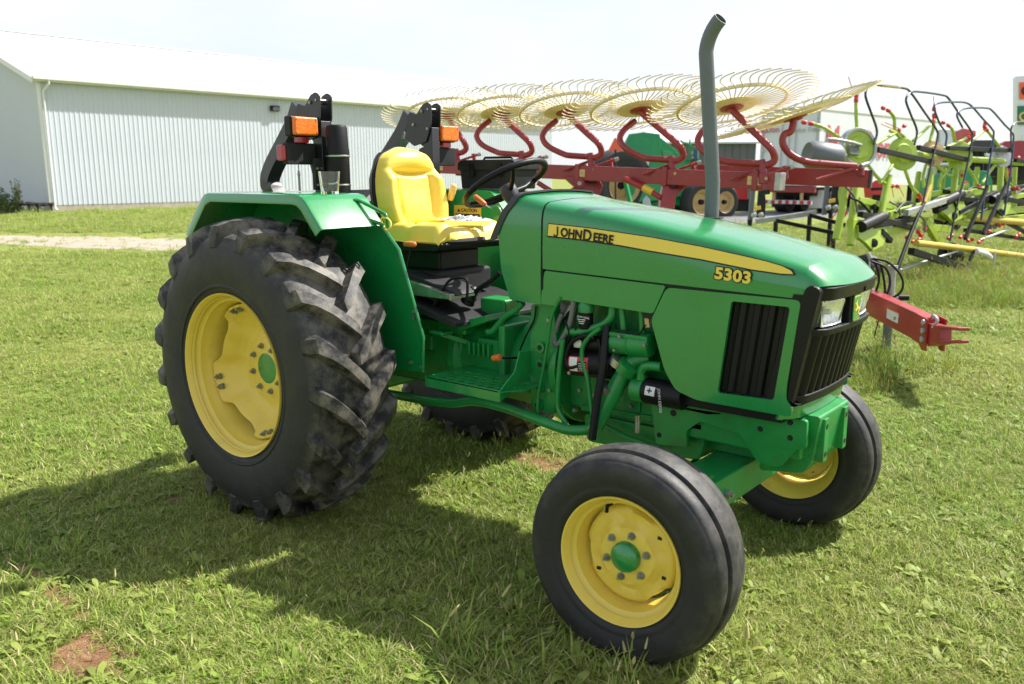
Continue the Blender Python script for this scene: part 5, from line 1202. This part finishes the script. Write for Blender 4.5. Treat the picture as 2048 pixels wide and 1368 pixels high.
yb = T0+tn*.0562-td*.02; rpart('drawbar_label', MB().beam(yb-td*.06, yb+td*.03, .002, .10, up=tu), 'label_yellow', bevel=0)
JK = rpart('jack', MB().cyl((jb.x,jb.y,0), (jb.x,jb.y,.34), .042, 16).cyl((jb.x,jb.y,-.01), (jb.x,jb.y,.02), .10, 16), 'exhaust', bevel=0)
rpart('jack_tube', MB().cyl((jb.x,jb.y,.33), (jb.x,jb.y,.78), .033, 16).cyl((jb.x,jb.y,.77), (jb.x,jb.y,.80), .042, 16), 'galv', bevel=0, par=JK); 
jc = Vector((jb.x,jb.y,.50)); rpart('jack_crank', MB().tube([jc, jc+RT*.06, jc+RT*.065-FWD*.02], .012, 8), 'galv', bevel=0, par=JK); rpart('crank_grip', MB().tube([jc+RT*.07, jc+RT*.075, jc+RT*.165, jc+RT*.17], [.022,.028,.028,.020], 14), 'black', bevel=0, par=JK)
dh = (T0-CAM).dot(FWD)
for i, pp in enumerate(([(1740,520),(1752,530),(1758,560),(1748,590),(1738,600)], [(1742,518),(1760,528),(1768,560),(1770,590),(1764,606)], [(1745,517),(1775,524),(1800,548),(1806,572),(1795,590),(1765,602),(1745,606)], [(1742,522),(1770,535),(1780,560),(1775,585),(1760,600)])):
    rpart('hydraulic_hose', MB().tube([at(x,y,d=dh-.05*i) for x,y in pp], .011, 8, smooth=5), 'black', bevel=0)
rpart('hose_coupler', MB().cyl(at(1736,506,d=dh), at(1742,520,d=dh), .02, 10), 'galv', bevel=0); rpart('hose_holder', MB().tube([at(1740,520,d=dh), at(1738,560,d=dh), T0+tu*.05], .010, 8), 'galv', bevel=0)
rpart('safety_cable', MB().tube([at(1757,640,d=dh-.1), at(1752,660,d=dh-.1), at(1748,675,d=dh-.1)], .007, 6), 'black', bevel=0)

# ================================================================ TEDDERS
def dx_(x): return 12.2 + max(0, x-1690)*.0125
class PX:                                  # parts of one implement laid out from the picture at its own distance
    def __init__(s, nm, label, cat, anchor, dfun, group=None):
        g = at(*anchor, d=dfun(anchor[0])); s.o = Vector((g.x, g.y, 0)); s.t = thing(nm, label, cat, s.o, group); s.df = dfun
    def p(s, x, y, dd=0): return at(x, y, d=s.df(x)+dd) - s.o
    def tube(s, nm, pts, r, mat, k=0, n=10, par=None, dd=0):
        return MB().tube([s.p(*q, dd) for q in pts], r, n, smooth=k).build(nm, mat, par or s.t, smooth=60)
    def bar(s, nm, a, b, w, h, mat, dd=0, par=None, bev=.006): return MB().beam(s.p(*a, dd), s.p(*b, dd), w, h).build(nm, mat, par or s.t, bevel=bev)
    def plate(s, nm, pxs, th, mat, dd=0, par=None, bev=.008):
        a = [s.p(x, y, dd) for x, y in pxs]; b = [p+FWD*th for p in a]; n = len(a)
        return MB().add(a+b, [tuple(range(n))[::-1], tuple(range(n,2*n))]+[(i,(i+1)%n,(i+1)%n+n,i+n) for i in range(n)]).build(nm, mat, par or s.t, bevel=bev)
    def disc(s, nm, c, rpx, th, mat, dd=0, par=None, axis=None):
        q = s.p(*c, dd); r = rpx*(s.df(c[0])+dd)/FPX; ax = axis or (-FWD+RT*.25).normalized()
        return MB().lathe([(0,-th),(r*.55,-th),(r*.62,-th*.6),(r*.95,-th*.5),(r,-th*.2),(r,th*.5),(0,th)], c=q, axis=ax*-1 if False else tuple(-Vector(ax)), n=40).build(nm, mat, par or s.t, bevel=0)
def clip(I, par, a, b):
    c = I.p(*a); d = I.p(*b); v = (d-c).normalized()
    for t in (0, .62): MB().tube([c.lerp(d,t), c.lerp(d,t)+v*.035, c.lerp(d,t)+v*.07], [.030,.036,.026], 10).build('tine_clip', 'red_clip', par, smooth=60)
def spring(I, par, a, b): MB().tube([I.p(*a), I.p(*b)], .006, 5).build('spring_tine', 'red_clip', par)
def rotor(I, c, r, arms, mat='lime', dd=0, tines=True):
    ro = I.disc('rotor', c, r, .05, mat, dd)
    for pts, cl, tn_ in arms:
        I.tube('rotor_arm', pts, .026, 'lime', 3, 10, ro, dd+.03)
        if cl: clip(I, ro, pts[-1], cl)
        for a, b in tn_: spring(I, ro, a, b)
    return ro
TD = PX('hay_tedder', 'lime green rotary tedder folded upright with black hoop guards', 'tedder', (1780,480), dx_)
rA = rotor(TD, (1716,296), 39, [([(1714,262),(1712,225),(1712,204)],(1713,190),[((1704,176),(1697,154))]), ([(1682,278),(1650,256),(1626,248)],(1604,244),[]), ([(1745,292),(1775,275),(1796,263)],(1814,247),[((1795,262),(1762,248)),((1800,258),(1770,245))]), ([(1736,330),(1755,355),(1775,370),(1783,372)],(1800,373),[((1784,376),(1787,393)),((1799,376),(1808,393))]), ([(1680,322),(1650,335),(1612,346)],None,[]), ([(1692,330),(1680,385),(1682,408)],(1692,428),[((1682,412),(1662,440)),((1692,430),(1672,456))])])
MB().lathe([(.285,-.06),(.30,-.04),(.30,.05),(.285,.06),(.25,.05),(.25,-.05)], c=TD.p(1716,296), axis=tuple(FWD-RT*.25), n=40, closed=True).build('rotor_rim', 'galv', rA)
TD.plate('hub_bracket', [(1698,292),(1704,284),(1728,296),(1726,312),(1700,308)], .05, 'exhaust', -.08, rA)
wt = TD.p(1646,313,-.1); 
TY = MB().lathe([(0,-.20),(.11,-.22),(.17,-.25),(.20,-.20),(.205,0),(.20,.20),(.17,.25),(.11,.22),(0,.20)], c=wt, axis=tuple((RT+FWD*.15-UP*.10).normalized()), n=36).build('stowed_tyre', 'exhaust', TD.t)
TD.tube('wheel_fork', [(1650,300),(1652,282),(1662,278),(1700,284),(1722,290)], .022, 'galv', 3, 8, None, -.15)
rotor(TD, (1806,308), 33, [([(1800,275),(1790,262),(1788,235),(1778,222)],(1762,214),[]), ([(1826,282),(1848,262),(1866,245)],(1870,232),[]), ([(1810,340),(1822,372),(1836,388)],(1842,398),[]), ([(1785,330),(1772,352),(1760,365)],None,[]), ([(1815,280),(1800,268),(1780,262)],None,[])])
rotor(TD, (1866,307), 26, [([(1860,282),(1868,250),(1868,235)],(1868,214),[((1868,210),(1867,192))]), ([(1872,330),(1895,350),(1912,352)],(1930,350),[]), ([(1852,330),(1846,355),(1848,375)],None,[]), ([(1885,298),(1915,285),(1935,275)],(1945,268),[])], 'tan_rim')
rotor(TD, (1920,312), 30, [([(1910,285),(1905,260),(1898,252)],(1882,243),[]), ([(1935,290),(1960,268),(1970,260)],(1970,245),[]), ([(1935,335),(1945,350),(1955,370)],(1965,378),[]), ([(1900,335),(1880,360),(1878,375)],None,[]), ([(1925,342),(1922,375),(1925,395)],None,[])])
rotor(TD, (2004,314), 22, [([(2000,295),(1985,275),(1975,262)],(1968,252),[]), ([(1990,330),(1975,350),(1965,365)],None,[]), ([(2012,335),(2015,360),(2026,374)],(2040,380),[((2028,378),(2030,392))])], 'galv')
TD.tube('main_beam', [(1838,310),(1900,316),(1960,320),(2075,328)], .055, 'lime'); TD.tube('tie_tube', [(1890,313),(2000,318)], .012, 'red_clip')
for a, b in (((1754,299),(1864,324)), ((1836,295),(1936,320)), ((1895,296),(2022,301)), ((2030,320),(2080,326))): TD.bar('guard_bar', a, b, .075, .075, 'black', -.3)
clip(TD, TD.t, (1898,318), (1922,312)); clip(TD, TD.t, (2028,320), (2040,314))
def hoop_(pts, mat, low=None, tape=None):
    h = TD.tube('hoop_guard', pts, .018, mat, 4, 10, None, -.45)
    if low: TD.tube('hoop_leg', low, .030, 'black', 0, 10, h, -.45)
    for a, b, r in (tape or ()): TD.tube('yellow_tape', [a, b], r, 'pto_yellow', 0, 10, h, -.45)
hoop_([(1748,288),(1754,262),(1742,225),(1731,192),(1736,175),(1750,170),(1806,176),(1822,186),(1850,226),(1872,258),(1875,276),(1862,330),(1845,410)], 'hoop', [(1846,408),(1820,470),(1793,541)], [((1762,171),(1800,175),.0195), ((1860,372),(1848,405),.040)])
hoop_([(1829,289),(1834,262),(1822,230),(1812,202),(1818,188),(1832,183),(1884,190),(1898,198),(1920,230),(1942,262),(1944,280),(1930,350),(1912,420),(1900,482)], 'hoop')
hoop_([(1891,292),(1893,268),(1880,248),(1868,214),(1878,206),(1900,204),(1930,205),(1945,214),(1966,238),(1984,258),(1987,274),(1975,350),(1962,440)], 'hoop_blue')
hoop_([(1925,255),(1914,232),(1920,221),(1938,216),(1972,216),(1985,222),(2008,248),(2023,264),(2027,280),(2020,350),(2008,430)], 'hoop_blue')
hoop_([(2023,300),(2022,262),(2028,248),(2044,244),(2090,248)], 'hoop')
for a, b in (((1975,372),(1930,478)), ((2012,370),(1966,468))): TD.bar('support_leg', a, b, .06, .06, 'black', -.6)
# lower frame: posts, gear housings, bars
for pts in ([(1690,372),(1684,420),(1672,478)], [(1778,352),(1768,400),(1760,440)], [(1712,372),(1706,420),(1700,490)], [(1862,338),(1858,372),(1852,410)], [(1912,340),(1908,375),(1905,400)], [(2002,335),(2000,380),(1998,420)]): TD.tube('frame_post', pts, .055, 'lime', 2)
TD.bar('red_strut', (1698,372), (1690,402), .05, .05, 'rake_red_bright'); TD.bar('orange_strut', (1866,340), (1862,385), .05, .06, 'pto_yellow')
for c, s in (((1752,478),1.0), ((1912,425),.85), ((2005,418),.75)):
    x, y = c; g_ = TD.plate('gear_housing', [(x-38*s,y-28*s),(x-10*s,y-34*s),(x+18*s,y-30*s),(x+24*s,y-10*s),(x+14*s,y+14*s),(x-6*s,y+24*s),(x-20*s,y+8*s),(x-34*s,y-2*s)], .12, 'lime', -.2)
    TD.disc('shaft_hole', (x-4*s,y+8*s), 9*s, .02, 'black', -.24, g_); TD.tube('drive_boot', [(x-30*s,y-24*s),(x+12*s,y-44*s)], .085, 'black', 0, 14, g_, -.28)
for a, b in (((1720,428),(1824,456)), ((1744,452),(1828,438)), ((1780,482),(1760,462)), ((1900,396),(1975,402)), ((1915,425),(1990,385)), ((2000,395),(2060,408))): TD.bar('black_bar', a, b, .09, .08, 'black', -.15)
for a, b in (((1700,446),(1760,452)), ((1740,470),(1822,452)), ((1775,432),(1850,410)), ((1860,455),(1900,458)), ((1880,400),(1975,378)), ((1940,430),(2050,418)), ((1850,440),(1880,490))): TD.bar('lime_bar', a, b, .10, .12, 'lime', 0)
NB = TD.bar('name_beam', (1812,426), (1892,400), .08, .10, 'galv', -.35)
pa = TD.p(1848,420,-.42); pb = TD.p(1875,411,-.42); text('lettering', 'AXS', 'red_clip', NB, pa, pb-pa, UP, .085, .002, .004)
for a, b in (((1690,372),(1715,425)), ((1825,412),(1850,424)), ((1838,430),(1850,465)), ((1780,404),(1800,430))): TD.tube('hydraulic_hose', [a, ((a[0]+b[0])/2+6, (a[1]+b[1])/2-4), b], .016, 'exhaust', 4, 8, None, -.2)
TD.tube('power_shaft', [(1832,486),(1935,498),(2075,516)], .052, 'pto_yellow', 0, 14, None, -1.0); TD.tube('power_shaft', [(1945,436),(2075,447)], .060, 'pto_yellow', 0, 14)
TD.bar('drawbar', (1822,502), (1990,556), .10, .10, 'black', -1.2); TD.bar('drawbar_eye', (1985,552), (2042,565), .11, .035, 'galv', -1.5); TD.bar('drawbar_eye', (1992,566), (2028,572), .09, .03, 'black', -1.5)
TD.bar('drawbar_prop', (1948,500), (1934,536), .05, .05, 'black', -1.1); TD.tube('chain', [(1990,504),(1988,525),(1987,545)], .022, 'galv', 0, 6, None, -1.3); TD.disc('hitch_ring', (1986,553), 11, .05, 'tan_rim', -1.6)
TD.tube('shaft_cover', [(1952,502),(1972,508),(1980,516)], .05, 'trailer', 2, 10, None, -1.2)
TD.tube('link_rod', [(1800,540),(1860,520),(1915,502)], .022, 'galv', 0, 8, None, -1.0); TD.tube('link_rod', [(1960,480),(2020,458)], .022, 'galv', 0, 8)
for a, b in (((1840,478),(1820,486)), ((1905,470),(1895,478)), ((1935,482),(1948,478)), ((1968,465),(1980,462)), ((1882,480),(1870,486)), ((1842,472),(1835,462))): clip(TD, TD.t, a, b)
for c in ((1735,512),(1905,470)):
    q = TD.p(*c); q.z = .22; MB().lathe([(.10,-.09),(.16,-.11),(.21,-.09),(.225,0),(.21,.09),(.16,.11),(.10,.09)], c=q, axis=tuple((RT+FWD*.4).normalized().xy.to_3d()), n=32).build('ground_tyre', 'rubber', TD.t)
for pts in ([(1838,345),(1832,380),(1826,415)], [(1888,335),(1884,372),(1882,405)], [(1955,335),(1950,380),(1946,425)], [(2030,335),(2028,380),(2030,425)], [(1740,400),(1736,440),(1742,475)]): TD.tube('frame_post', pts, .045, 'lime', 2, 10, None, .5)
for a, b in (((1850,392),(1935,372)), ((1905,440),(1960,418)), ((1965,405),(2048,390)), ((1870,432),(1935,448)), ((1985,440),(2060,432)), ((1715,400),(1790,415)), ((1700,470),(1735,440))): TD.bar('lime_bar', a, b, .08, .09, 'lime', .3)
for a, b in (((1835,400),(1905,430)), ((1885,382),(1985,412)), ((1930,460),(2048,478)), ((1965,395),(2048,372)), ((1860,470),(1905,440)), ((1745,412),(1778,440)), ((2005,440),(2060,470))): TD.bar('black_bar', a, b, .07, .07, 'black', .2)
for pts in ([(1855,410),(1880,395),(1905,400),(1915,420)], [(1930,390),(1945,375),(1975,380)], [(1790,425),(1810,405),(1830,408)], [(1960,425),(1985,415),(2005,432)], [(1700,395),(1722,405),(1740,425)]): TD.tube('hydraulic_hose', pts, .018, 'black', 4, 8, None, -.25)
for a, b in (((1858,448),(1848,460)), ((1930,470),(1918,476)), ((1965,478),(1955,486)), ((1998,452),(2010,446)), ((2040,468),(2030,474)), ((1822,470),(1812,476)), ((1872,462),(1866,472))):
    clip(TD, TD.t, a, b); spring(TD, TD.t, b, (b[0]-4, b[1]+22))
for c in ((1862,452),(1958,455),(2030,450)): TD.disc('ground_rotor', c, 15, .05, 'lime', .4, None, (0,0,1))
for (x, y) in ((1762,436),(1806,436),(1880,418),(1935,402),(2012,402),(1990,426)): TD.tube('drive_boot', [(x-9,y+3),(x+9,y-4)], .06, 'black', 0, 12, None, -.1)
# lamp boards on a low steel frame, between rake and tedder
LF = PX('light_frame', 'black and steel frame with amber reflectors standing on the lawn before the trailer', 'frame', (1600,440), lambda x: 17.5)
for (x, y) in ((1506,410), (1655,395)):
    LF.plate('lamp_post', [(x-2,y-36),(x+6,y-36),(x-1,y+34),(x-10,y+34)], .08, 'exhaust'); LF.plate('lamp_board', [(x+12,y-30),(x+24,y-30),(x+26,y-6),(x+24,y+24),(x+8,y+24),(x+10,y-6)], .08, 'black_matt')
    LF.plate('amber_reflector', [(x+3,y+4),(x+16,y+1),(x+16,y+9),(x+3,y+11)], .03, 'label_yellow', -.06)
    for q in (-2, 12): LF.disc('coupler', (x+q+4,y+20), 5, .06, 'galv', -.12)
gz_ = [LF.p(*q) for q in ((1497,444),(1520,446),(1655,424))]
LF.bar('steel_rail', (1512,443), (1632,425), .09, .10, 'galv'); LF.bar('black_rail', (1552,441), (1668,466), .08, .08, 'black', -.8); LF.bar('black_rail', (1618,430), (1690,450), .08, .08, 'black', -.3)
for (x, y) in ((1500,440),(1552,441),(1620,428),(1662,420),(1668,464)):
    a = LF.p(x, y); b = a.copy(); b.z = -.01; MB().beam(a, b, .07, .07).build('foot', 'black', LF.t)

# ================================================================ BEHIND
# combine harvester
CB = PX('combine_harvester', 'green combine harvester with tan rims seen past the red rake', 'combine', (1320,440), lambda x: 29.0)
CB.plate('rear_hood', [(1258,268),(1290,264),(1320,268),(1325,330),(1318,400),(1268,405),(1248,370),(1246,300)], 2.0, 'green_far'); CB.plate('side_body', [(1318,272),(1352,300),(1375,335),(1376,392),(1318,398)], 1.6, 'green_far', .3)
CB.plate('side_cover', [(1325,300),(1345,305),(1350,335),(1325,330)], .1, 'green', .2); CB.plate('engine_deck', [(1352,318),(1398,318),(1398,345),(1352,345)], 1.5, 'green_far', .6); CB.plate('chaff_pan', [(1290,392),(1420,370),(1438,385),(1430,408),(1300,412)], 1.2, 'green_far', .5)
for a, b in (((1350,290),(1395,300)), ((1350,306),(1395,312)), ((1362,280),(1362,318)), ((1380,278),(1380,318)), ((1395,296),(1395,318)), ((1362,282),(1395,298))): CB.bar('hand_rail', a, b, .05, .05, 'green_far', .4)
CB.plate('exhaust_box', [(1386,300),(1394,298),(1396,318),(1388,320)], .3, 'hoop_blue', .3)
for x, y in ((1278,328),(1290,326)): CB.plate('sticker', [(x,y-6),(x+8,y-6),(x+8,y+5),(x,y+5)], .02, 'label_white', -.05)
def cwheel(c, r, rr, w_, dd=0):
    q = CB.p(*c, dd); d = CB.df(0)+dd; R_ = r*d/FPX; Ri = rr*d/FPX; ax = tuple((RT*.45-FWD).normalized().xy.to_3d())
    t = MB().lathe([(Ri,-w_),(Ri*1.2,-w_*1.1),(R_*.93,-w_),(R_,-w_*.7),(R_,w_*.7),(R_*.93,w_),(Ri,w_)], c=q, axis=tuple(-Vector(ax)), n=44).build('wheel', 'rubber', CB.t)
    MB().lathe([(0,w_*.3),(Ri*.35,w_*.3),(Ri*.45,w_*.2),(Ri*.75,w_*.1),(Ri*.9,w_*.8),(Ri*1.06,w_*1.10)], c=q, axis=tuple(-Vector(ax)) if False else ax, n=36).build('rim', 'tan_rim', t)
    MB().lathe([(0,.22),(Ri*.2,.2),(Ri*.25,0)], c=q, axis=ax, n=20).build('hub', 'black', t)
cwheel((1238,371), 72, 34, .35); cwheel((1398,404), 40, 24, .22); cwheel((1445,404), 34, 20, .18, 4.0); cwheel((1330,400), 45, 20, .3, 3.0)
CB.plate('underbody', [(1262,395),(1420,390),(1420,430),(1262,430)], .8, 'black_matt', 1.2)
CB.bar('ladder_frame', (1250,360), (1262,410), .12, .12, 'green_far', -.3)
ST_ = PX('slow_vehicle_triangle', 'orange reflective triangle sign mounted behind the rake frame', 'sign', (1230,300), lambda x: 25.0)
ST_.plate('triangle', [(1216,302),(1245,302),(1232,276),(1229,276)], .02, 'sign_orange', 0, None, 0); ST_.tube('post', [(1231,300),(1231,330),(1231,455)], .03, 'black_matt')
# semi trailer
TRL = PX('semi_trailer', 'white box trailer with red lettering on its side beyond the implements', 'trailer', (1580,420), lambda x: 34.0)
rc = at(1636, 300, d=34.0)-TRL.o; lc = at(1505, 300, d=34.6)-TRL.o; ea = (rc-lc).xy.to_3d().normalized(); sv = Vector((ea.y,-ea.x,0)); sv = sv if sv.dot(FWD) > 0 else -sv
sd_ = atp(1890, 300, rc+TRL.o, Vector((1,0,0)))  # unused guide
wd_ = (rc-lc).xy.length; zt0 = (at(1636,213,d=34)-TRL.o).z; zb0 = (at(1636,372,d=34)-TRL.o).z
A = Vector((rc.x,rc.y,0)); Bq = Vector((lc.x,lc.y,0)); ln_ = 13.5
# long side runs away to the right-rear so that its far end stands at the picked column
rr_ = ray(1892, 300); best = min(((abs(((A+TRL.o+Vector((math.cos(a),math.sin(a),0))*ln_-CAM).cross(rr_.xy.to_3d())).z), a) for a in np.linspace(0, 2*PI, 1440) if Vector((math.cos(a),math.sin(a),0)).dot(FWD) > .3), key=lambda t: t[0])[1]
sv = Vector((math.cos(best), math.sin(best), 0)); pv = Vector((-sv.y, sv.x, 0)); pv = pv if pv.dot(Bq-A) > 0 else -pv; Bq = A+pv*wd_
def tq(a, b, z): v = A+sv*a+pv*b; return (v.x, v.y, z)
def tbox(nm, a0, a1, b0, b1, z0, z1, mat, par=None, bev=.02): return MB().add([tq(a,b,z) for z in (z0,z1) for a,b in ((a0,b0),(a1,b0),(a1,b1),(a0,b1))], [(0,3,2,1),(4,5,6,7),(0,1,5,4),(1,2,6,5),(2,3,7,6),(3,0,4,7)]).build(nm, mat, par or TRL.t, bevel=bev)
tbox('box_body', 0, ln_, 0, wd_, zb0, zt0, 'trailer'); tbox('rear_frame', -.05, .02, -.03, .10, zb0-.03, zt0+.02, 'galv'); tbox('rear_frame', -.05, .02, wd_-.10, wd_+.03, zb0-.03, zt0+.02, 'galv'); tbox('rear_frame', -.05, .02, .10, wd_-.10, zt0-.12, zt0+.02, 'galv')
tbox('bottom_rail', .02, ln_, -.03, .0, zb0-.06, zb0+.16, 'barn_trim'); tbox('top_rail', .02, ln_, -.03, 0, zt0-.14, zt0+.01, 'barn_trim')
for b in (wd_*.5-.02, wd_*.38, wd_*.62):
    tbox('lock_rod', -.07, -.04, b, b+.04, zb0, zt0-.1, 'galv', bev=.005)
for z in (zb0+.5, zb0+1.4, zb0+2.2):
    for b in (.06, wd_-.20): tbox('hinge', -.07, -.03, b, b+.14, z, z+.10, 'galv', bev=.005)
tbox('rear_sill', -.06, .10, 0, wd_, zb0-.28, zb0-.03, 'rake_red'); tbox('underride_guard', .0, .12, .15, wd_-.1, .42, .58, 'label_white')
for k in range(7): tbox('red_stripe', -.012, .0, .15+k*(wd_-.25)/7, .15+(k+.5)*(wd_-.25)/7, .43, .57, 'label_red', bev=0)
for b in (.55, wd_-.75): tbox('guard_post', .0, .10, b, b+.12, .58, zb0-.25, 'tan_rim')
tbox('mud_flap', .9, .95, .1, .7, .25, 1.0, 'label_white'); tbox('mud_flap', .9, .95, wd_-.7, wd_-.1, .25, 1.0, 'black_matt'); tbox('axle_frame', .5, 4.0, .35, wd_-.35, .75, zb0, 'black_matt')
for a in (1.7, 3.0):
    for b in (.0, wd_-.55):
        q = Vector(tq(a, b, .5)); MB().lathe([(.28,0),(.48,0),(.5,.03),(.5,.52),(.48,.55),(.28,.55)], c=q, axis=tuple(pv), n=32).build('wheel', 'rubber', TRL.t)
tbox('landing_gear', ln_-3.2, ln_-3.0, .3, .5, -.01, zb0, 'black_matt'); tbox('landing_gear', ln_-3.2, ln_-3.0, wd_-.5, wd_-.3, -.01, zb0, 'black_matt')
def stext(body, px, py, hgt, mat, xs=1.0):
    q = atp(px, py, A+TRL.o-pv*.035, pv)-TRL.o; text('lettering', body, mat, TRL.t, q-pv*.004, sv, (0,0,1), hgt, .004, .012, 1.0, xs)
pm('faded_red', (.55,.10,.11), .5); stext('M', 1650, 306, 1.62, 'faded_red', .95); stext('c', 1692, 308, 1.4, 'faded_red'); stext('D', 1722, 312, 1.62, 'faded_red', .95); stext('on', 1752, 315, 1.4, 'faded_red')
def btext(body, px, py, hgt, mat):
    q = atp(px, py, A+TRL.o-sv*.08, sv)-TRL.o; text('lettering', body, mat, TRL.t, q, -pv, (0,0,1), hgt, .003, .004)
btext('MacDon', 1508, 266, .34, 'faded_red'); btext('Service Training', 1578, 265, .25, 'print_grey')
# grey shed
SH = PX('grey_shed', 'dark grey ribbed metal shed beside the white trailer', 'shed', (1440,405), lambda x: 46.0)
q0 = SH.p(1330,300); q1 = SH.p(1512,300); zt1 = (at(1440,284,d=46)-SH.o).z; a0 = Vector((q0.x,q0.y,0)); a1 = Vector((q1.x,q1.y,0)); du = (a1-a0).normalized(); dn = Vector((-du.y,du.x,0)); dn = dn if dn.dot(FWD) > 0 else -dn; Ls = (a1-a0).length
nn = int(Ls/.4)
for k in range(nn):
    p = a0+du*(Ls*k/nn); MB().add([p+Vector((0,0,0)), p+du*(Ls/nn*.75), p+du*(Ls/nn), p+Vector((0,0,zt1)), p+du*(Ls/nn*.75)+Vector((0,0,zt1)), p+du*(Ls/nn)+Vector((0,0,zt1))]+[], [(0,1,4,3)]).add([p+du*(Ls/nn*.75), p+du*(Ls/nn*.875)-dn*.06, p+du*(Ls/nn), p+du*(Ls/nn*.75)+Vector((0,0,zt1)), p+du*(Ls/nn*.875)-dn*.06+Vector((0,0,zt1)), p+du*(Ls/nn)+Vector((0,0,zt1))], [(0,1,4,3),(1,2,5,4)]).build('wall_panel', 'shed_grey', SH.t, smooth=0)
MB().add([a0+Vector((0,0,0)), a0+dn*12, a1+dn*12, a1, a0+Vector((0,0,zt1)), a0+dn*12+Vector((0,0,zt1)), a1+dn*12+Vector((0,0,zt1)), a1+Vector((0,0,zt1))], [(0,1,5,4),(1,2,6,5),(2,3,7,6)]).build('side_walls', 'shed_grey', SH.t)
MB().add([a0-du*.3-dn*.4+Vector((0,0,zt1)), a1+du*.3-dn*.4+Vector((0,0,zt1)), a1+du*.3+dn*6+Vector((0,0,zt1+.9)), a0-du*.3+dn*6+Vector((0,0,zt1+.9)), a1+du*.3+dn*12.4+Vector((0,0,zt1)), a0-du*.3+dn*12.4+Vector((0,0,zt1))], [(0,1,2,3),(3,2,4,5)]).build('roof', 'barn_white', SH.t, solid=.1)
# machines at the right edge
def mtyre(I, c, rpx, w_, rim='tan_rim'):
    q = I.p(*c); d = I.df(0); R_ = rpx*d/FPX; q.z = R_; ax = tuple((RT*.5-FWD).normalized().xy.to_3d())
    t = MB().lathe([(R_*.5,-w_),(R_*.9,-w_),(R_,-w_*.7),(R_,w_*.7),(R_*.9,w_),(R_*.5,w_)], c=q, axis=ax, n=36).build('wheel', 'rubber', I.t); MB().lathe([(0,w_*.5),(R_*.45,w_*.5),(R_*.52,w_*.95)], c=q, axis=ax, n=28).build('rim', rim, t)
GT = PX('far_tractor', 'green tractor with black canopy roof behind the tedder', 'tractor', (1925,400), lambda x: 24.0)
GT.plate('bonnet', [(1880,345),(1895,340),(1978,342),(1985,362),(1985,392),(1880,392)], 1.3, 'green_far'); GT.plate('canopy', [(1938,290),(1950,280),(1990,280),(2006,292),(2006,300),(1938,302)], 1.6, 'trim', .3)
for x in (1946, 1962, 1998): GT.bar('canopy_post', (x,298), (x+1,350), .10, .10, 'black', .4)
GT.plate('cab_back', [(1936,302),(2004,302),(1998,352),(1930,352)], .2, 'black', 1.2); GT.plate('lamp', [(1927,362),(1937,362),(1937,378),(1927,378)], .05, 'orange', -.1); GT.plate('mirror', [(1972,306),(2000,312),(1998,318),(1974,312)], .1, 'trailer', -.1)
for c in ((1900,410),(1975,410)): mtyre(GT, c, 30, .2, 'label_yellow')
RM = PX('red_implement', 'red hopper implement beyond the tedder hoops', 'implement', (1985,390), lambda x: 30.0)
RM.plate('hopper', [(1990,312),(2003,292),(2010,282),(2075,280),(2075,325),(2000,326)], 1.6, 'rake_red_bright'); RM.plate('auger_box', [(1926,256),(1952,262),(1950,300),(1934,300)], .8, 'faded_red'); RM.plate('auger_head', [(1938,268),(1950,264),(1952,272),(1942,276)], .3, 'red_clip', -.2)
RM.bar('auger_tube', (1945,290), (2020,318), .3, .3, 'rake_red_bright', .5); RM.plate('lower_body', [(2010,336),(2030,338),(2032,352),(2008,350)], .5, 'label_red'); RM.plate('chassis', [(1985,326),(2075,326),(2075,360),(1990,360)], 1.0, 'black_matt', .4)
for c in ((2010,400),(2060,400)): mtyre(RM, c, 32, .2)
RE = PX('red_engine_unit', 'small red machine parked on the lawn behind the tedder posts', 'implement', (1752,400), lambda x: 22.0)
RE.plate('housing', [(1743,368),(1752,360),(1766,361),(1769,376),(1764,390),(1745,389)], .5, 'label_red'); RE.plate('band', [(1742,376),(1769,374),(1769,379),(1742,381)], .02, 'black', -.02); RE.bar('stand', (1755,388), (1755,425), .2, .2, 'black_matt', .2); RE.bar('skid', (1735,429), (1778,428), .5, .08, 'black_matt', .2)
RB = PX('red_box_implement', 'low bright red implement beyond the rake wheels', 'implement', (1480,400), lambda x: 38.0)
RB.plate('housing', [(1462,376),(1470,371),(1494,372),(1496,390),(1493,399),(1463,398)], .8, 'label_red'); RB.plate('skirt', [(1460,398),(1498,398),(1498,423),(1460,423)], .8, 'black_matt', .1)
WT = PX('white_truck_body', 'pale grey truck body parked behind the semi trailer end', 'truck', (1910,400), lambda x: 42.0)
WT.plate('box', [(1880,258),(1940,262),(1942,330),(1880,330)], 3.0, 'trailer'); WT.plate('chassis', [(1880,330),(1942,330),(1942,388),(1880,388)], 2.0, 'black_matt', .5)
# pylon sign
SG = PX('pylon_sign', 'tall roadside pylon sign with orange and green panels', 'sign', (2046,400), lambda x: 60.0)
SG.plate('frame', [(2034,152),(2110,150),(2110,285),(2034,280)], .5, 'trailer'); SG.plate('orange_panel', [(2040,164),(2104,162),(2104,196),(2040,198)], .05, 'sign_orange', -.1); SG.plate('green_panel', [(2035,212),(2106,210),(2106,250),(2035,249)], .05, 'sign_green', -.1)
o_ = SG.p(2037,242,-.16); text('lettering', 'G', 'tan', SG.t, o_, RT, UP, .9, .02, .02); o_ = SG.p(2043,190,-.16); text('lettering', 'C', 'print_dark', SG.t, o_, RT, UP, .9, .02, .02)
for x in (2040, 2100): SG.bar('pole', (x,270), (x,420), .3, .3, 'galv', .2)
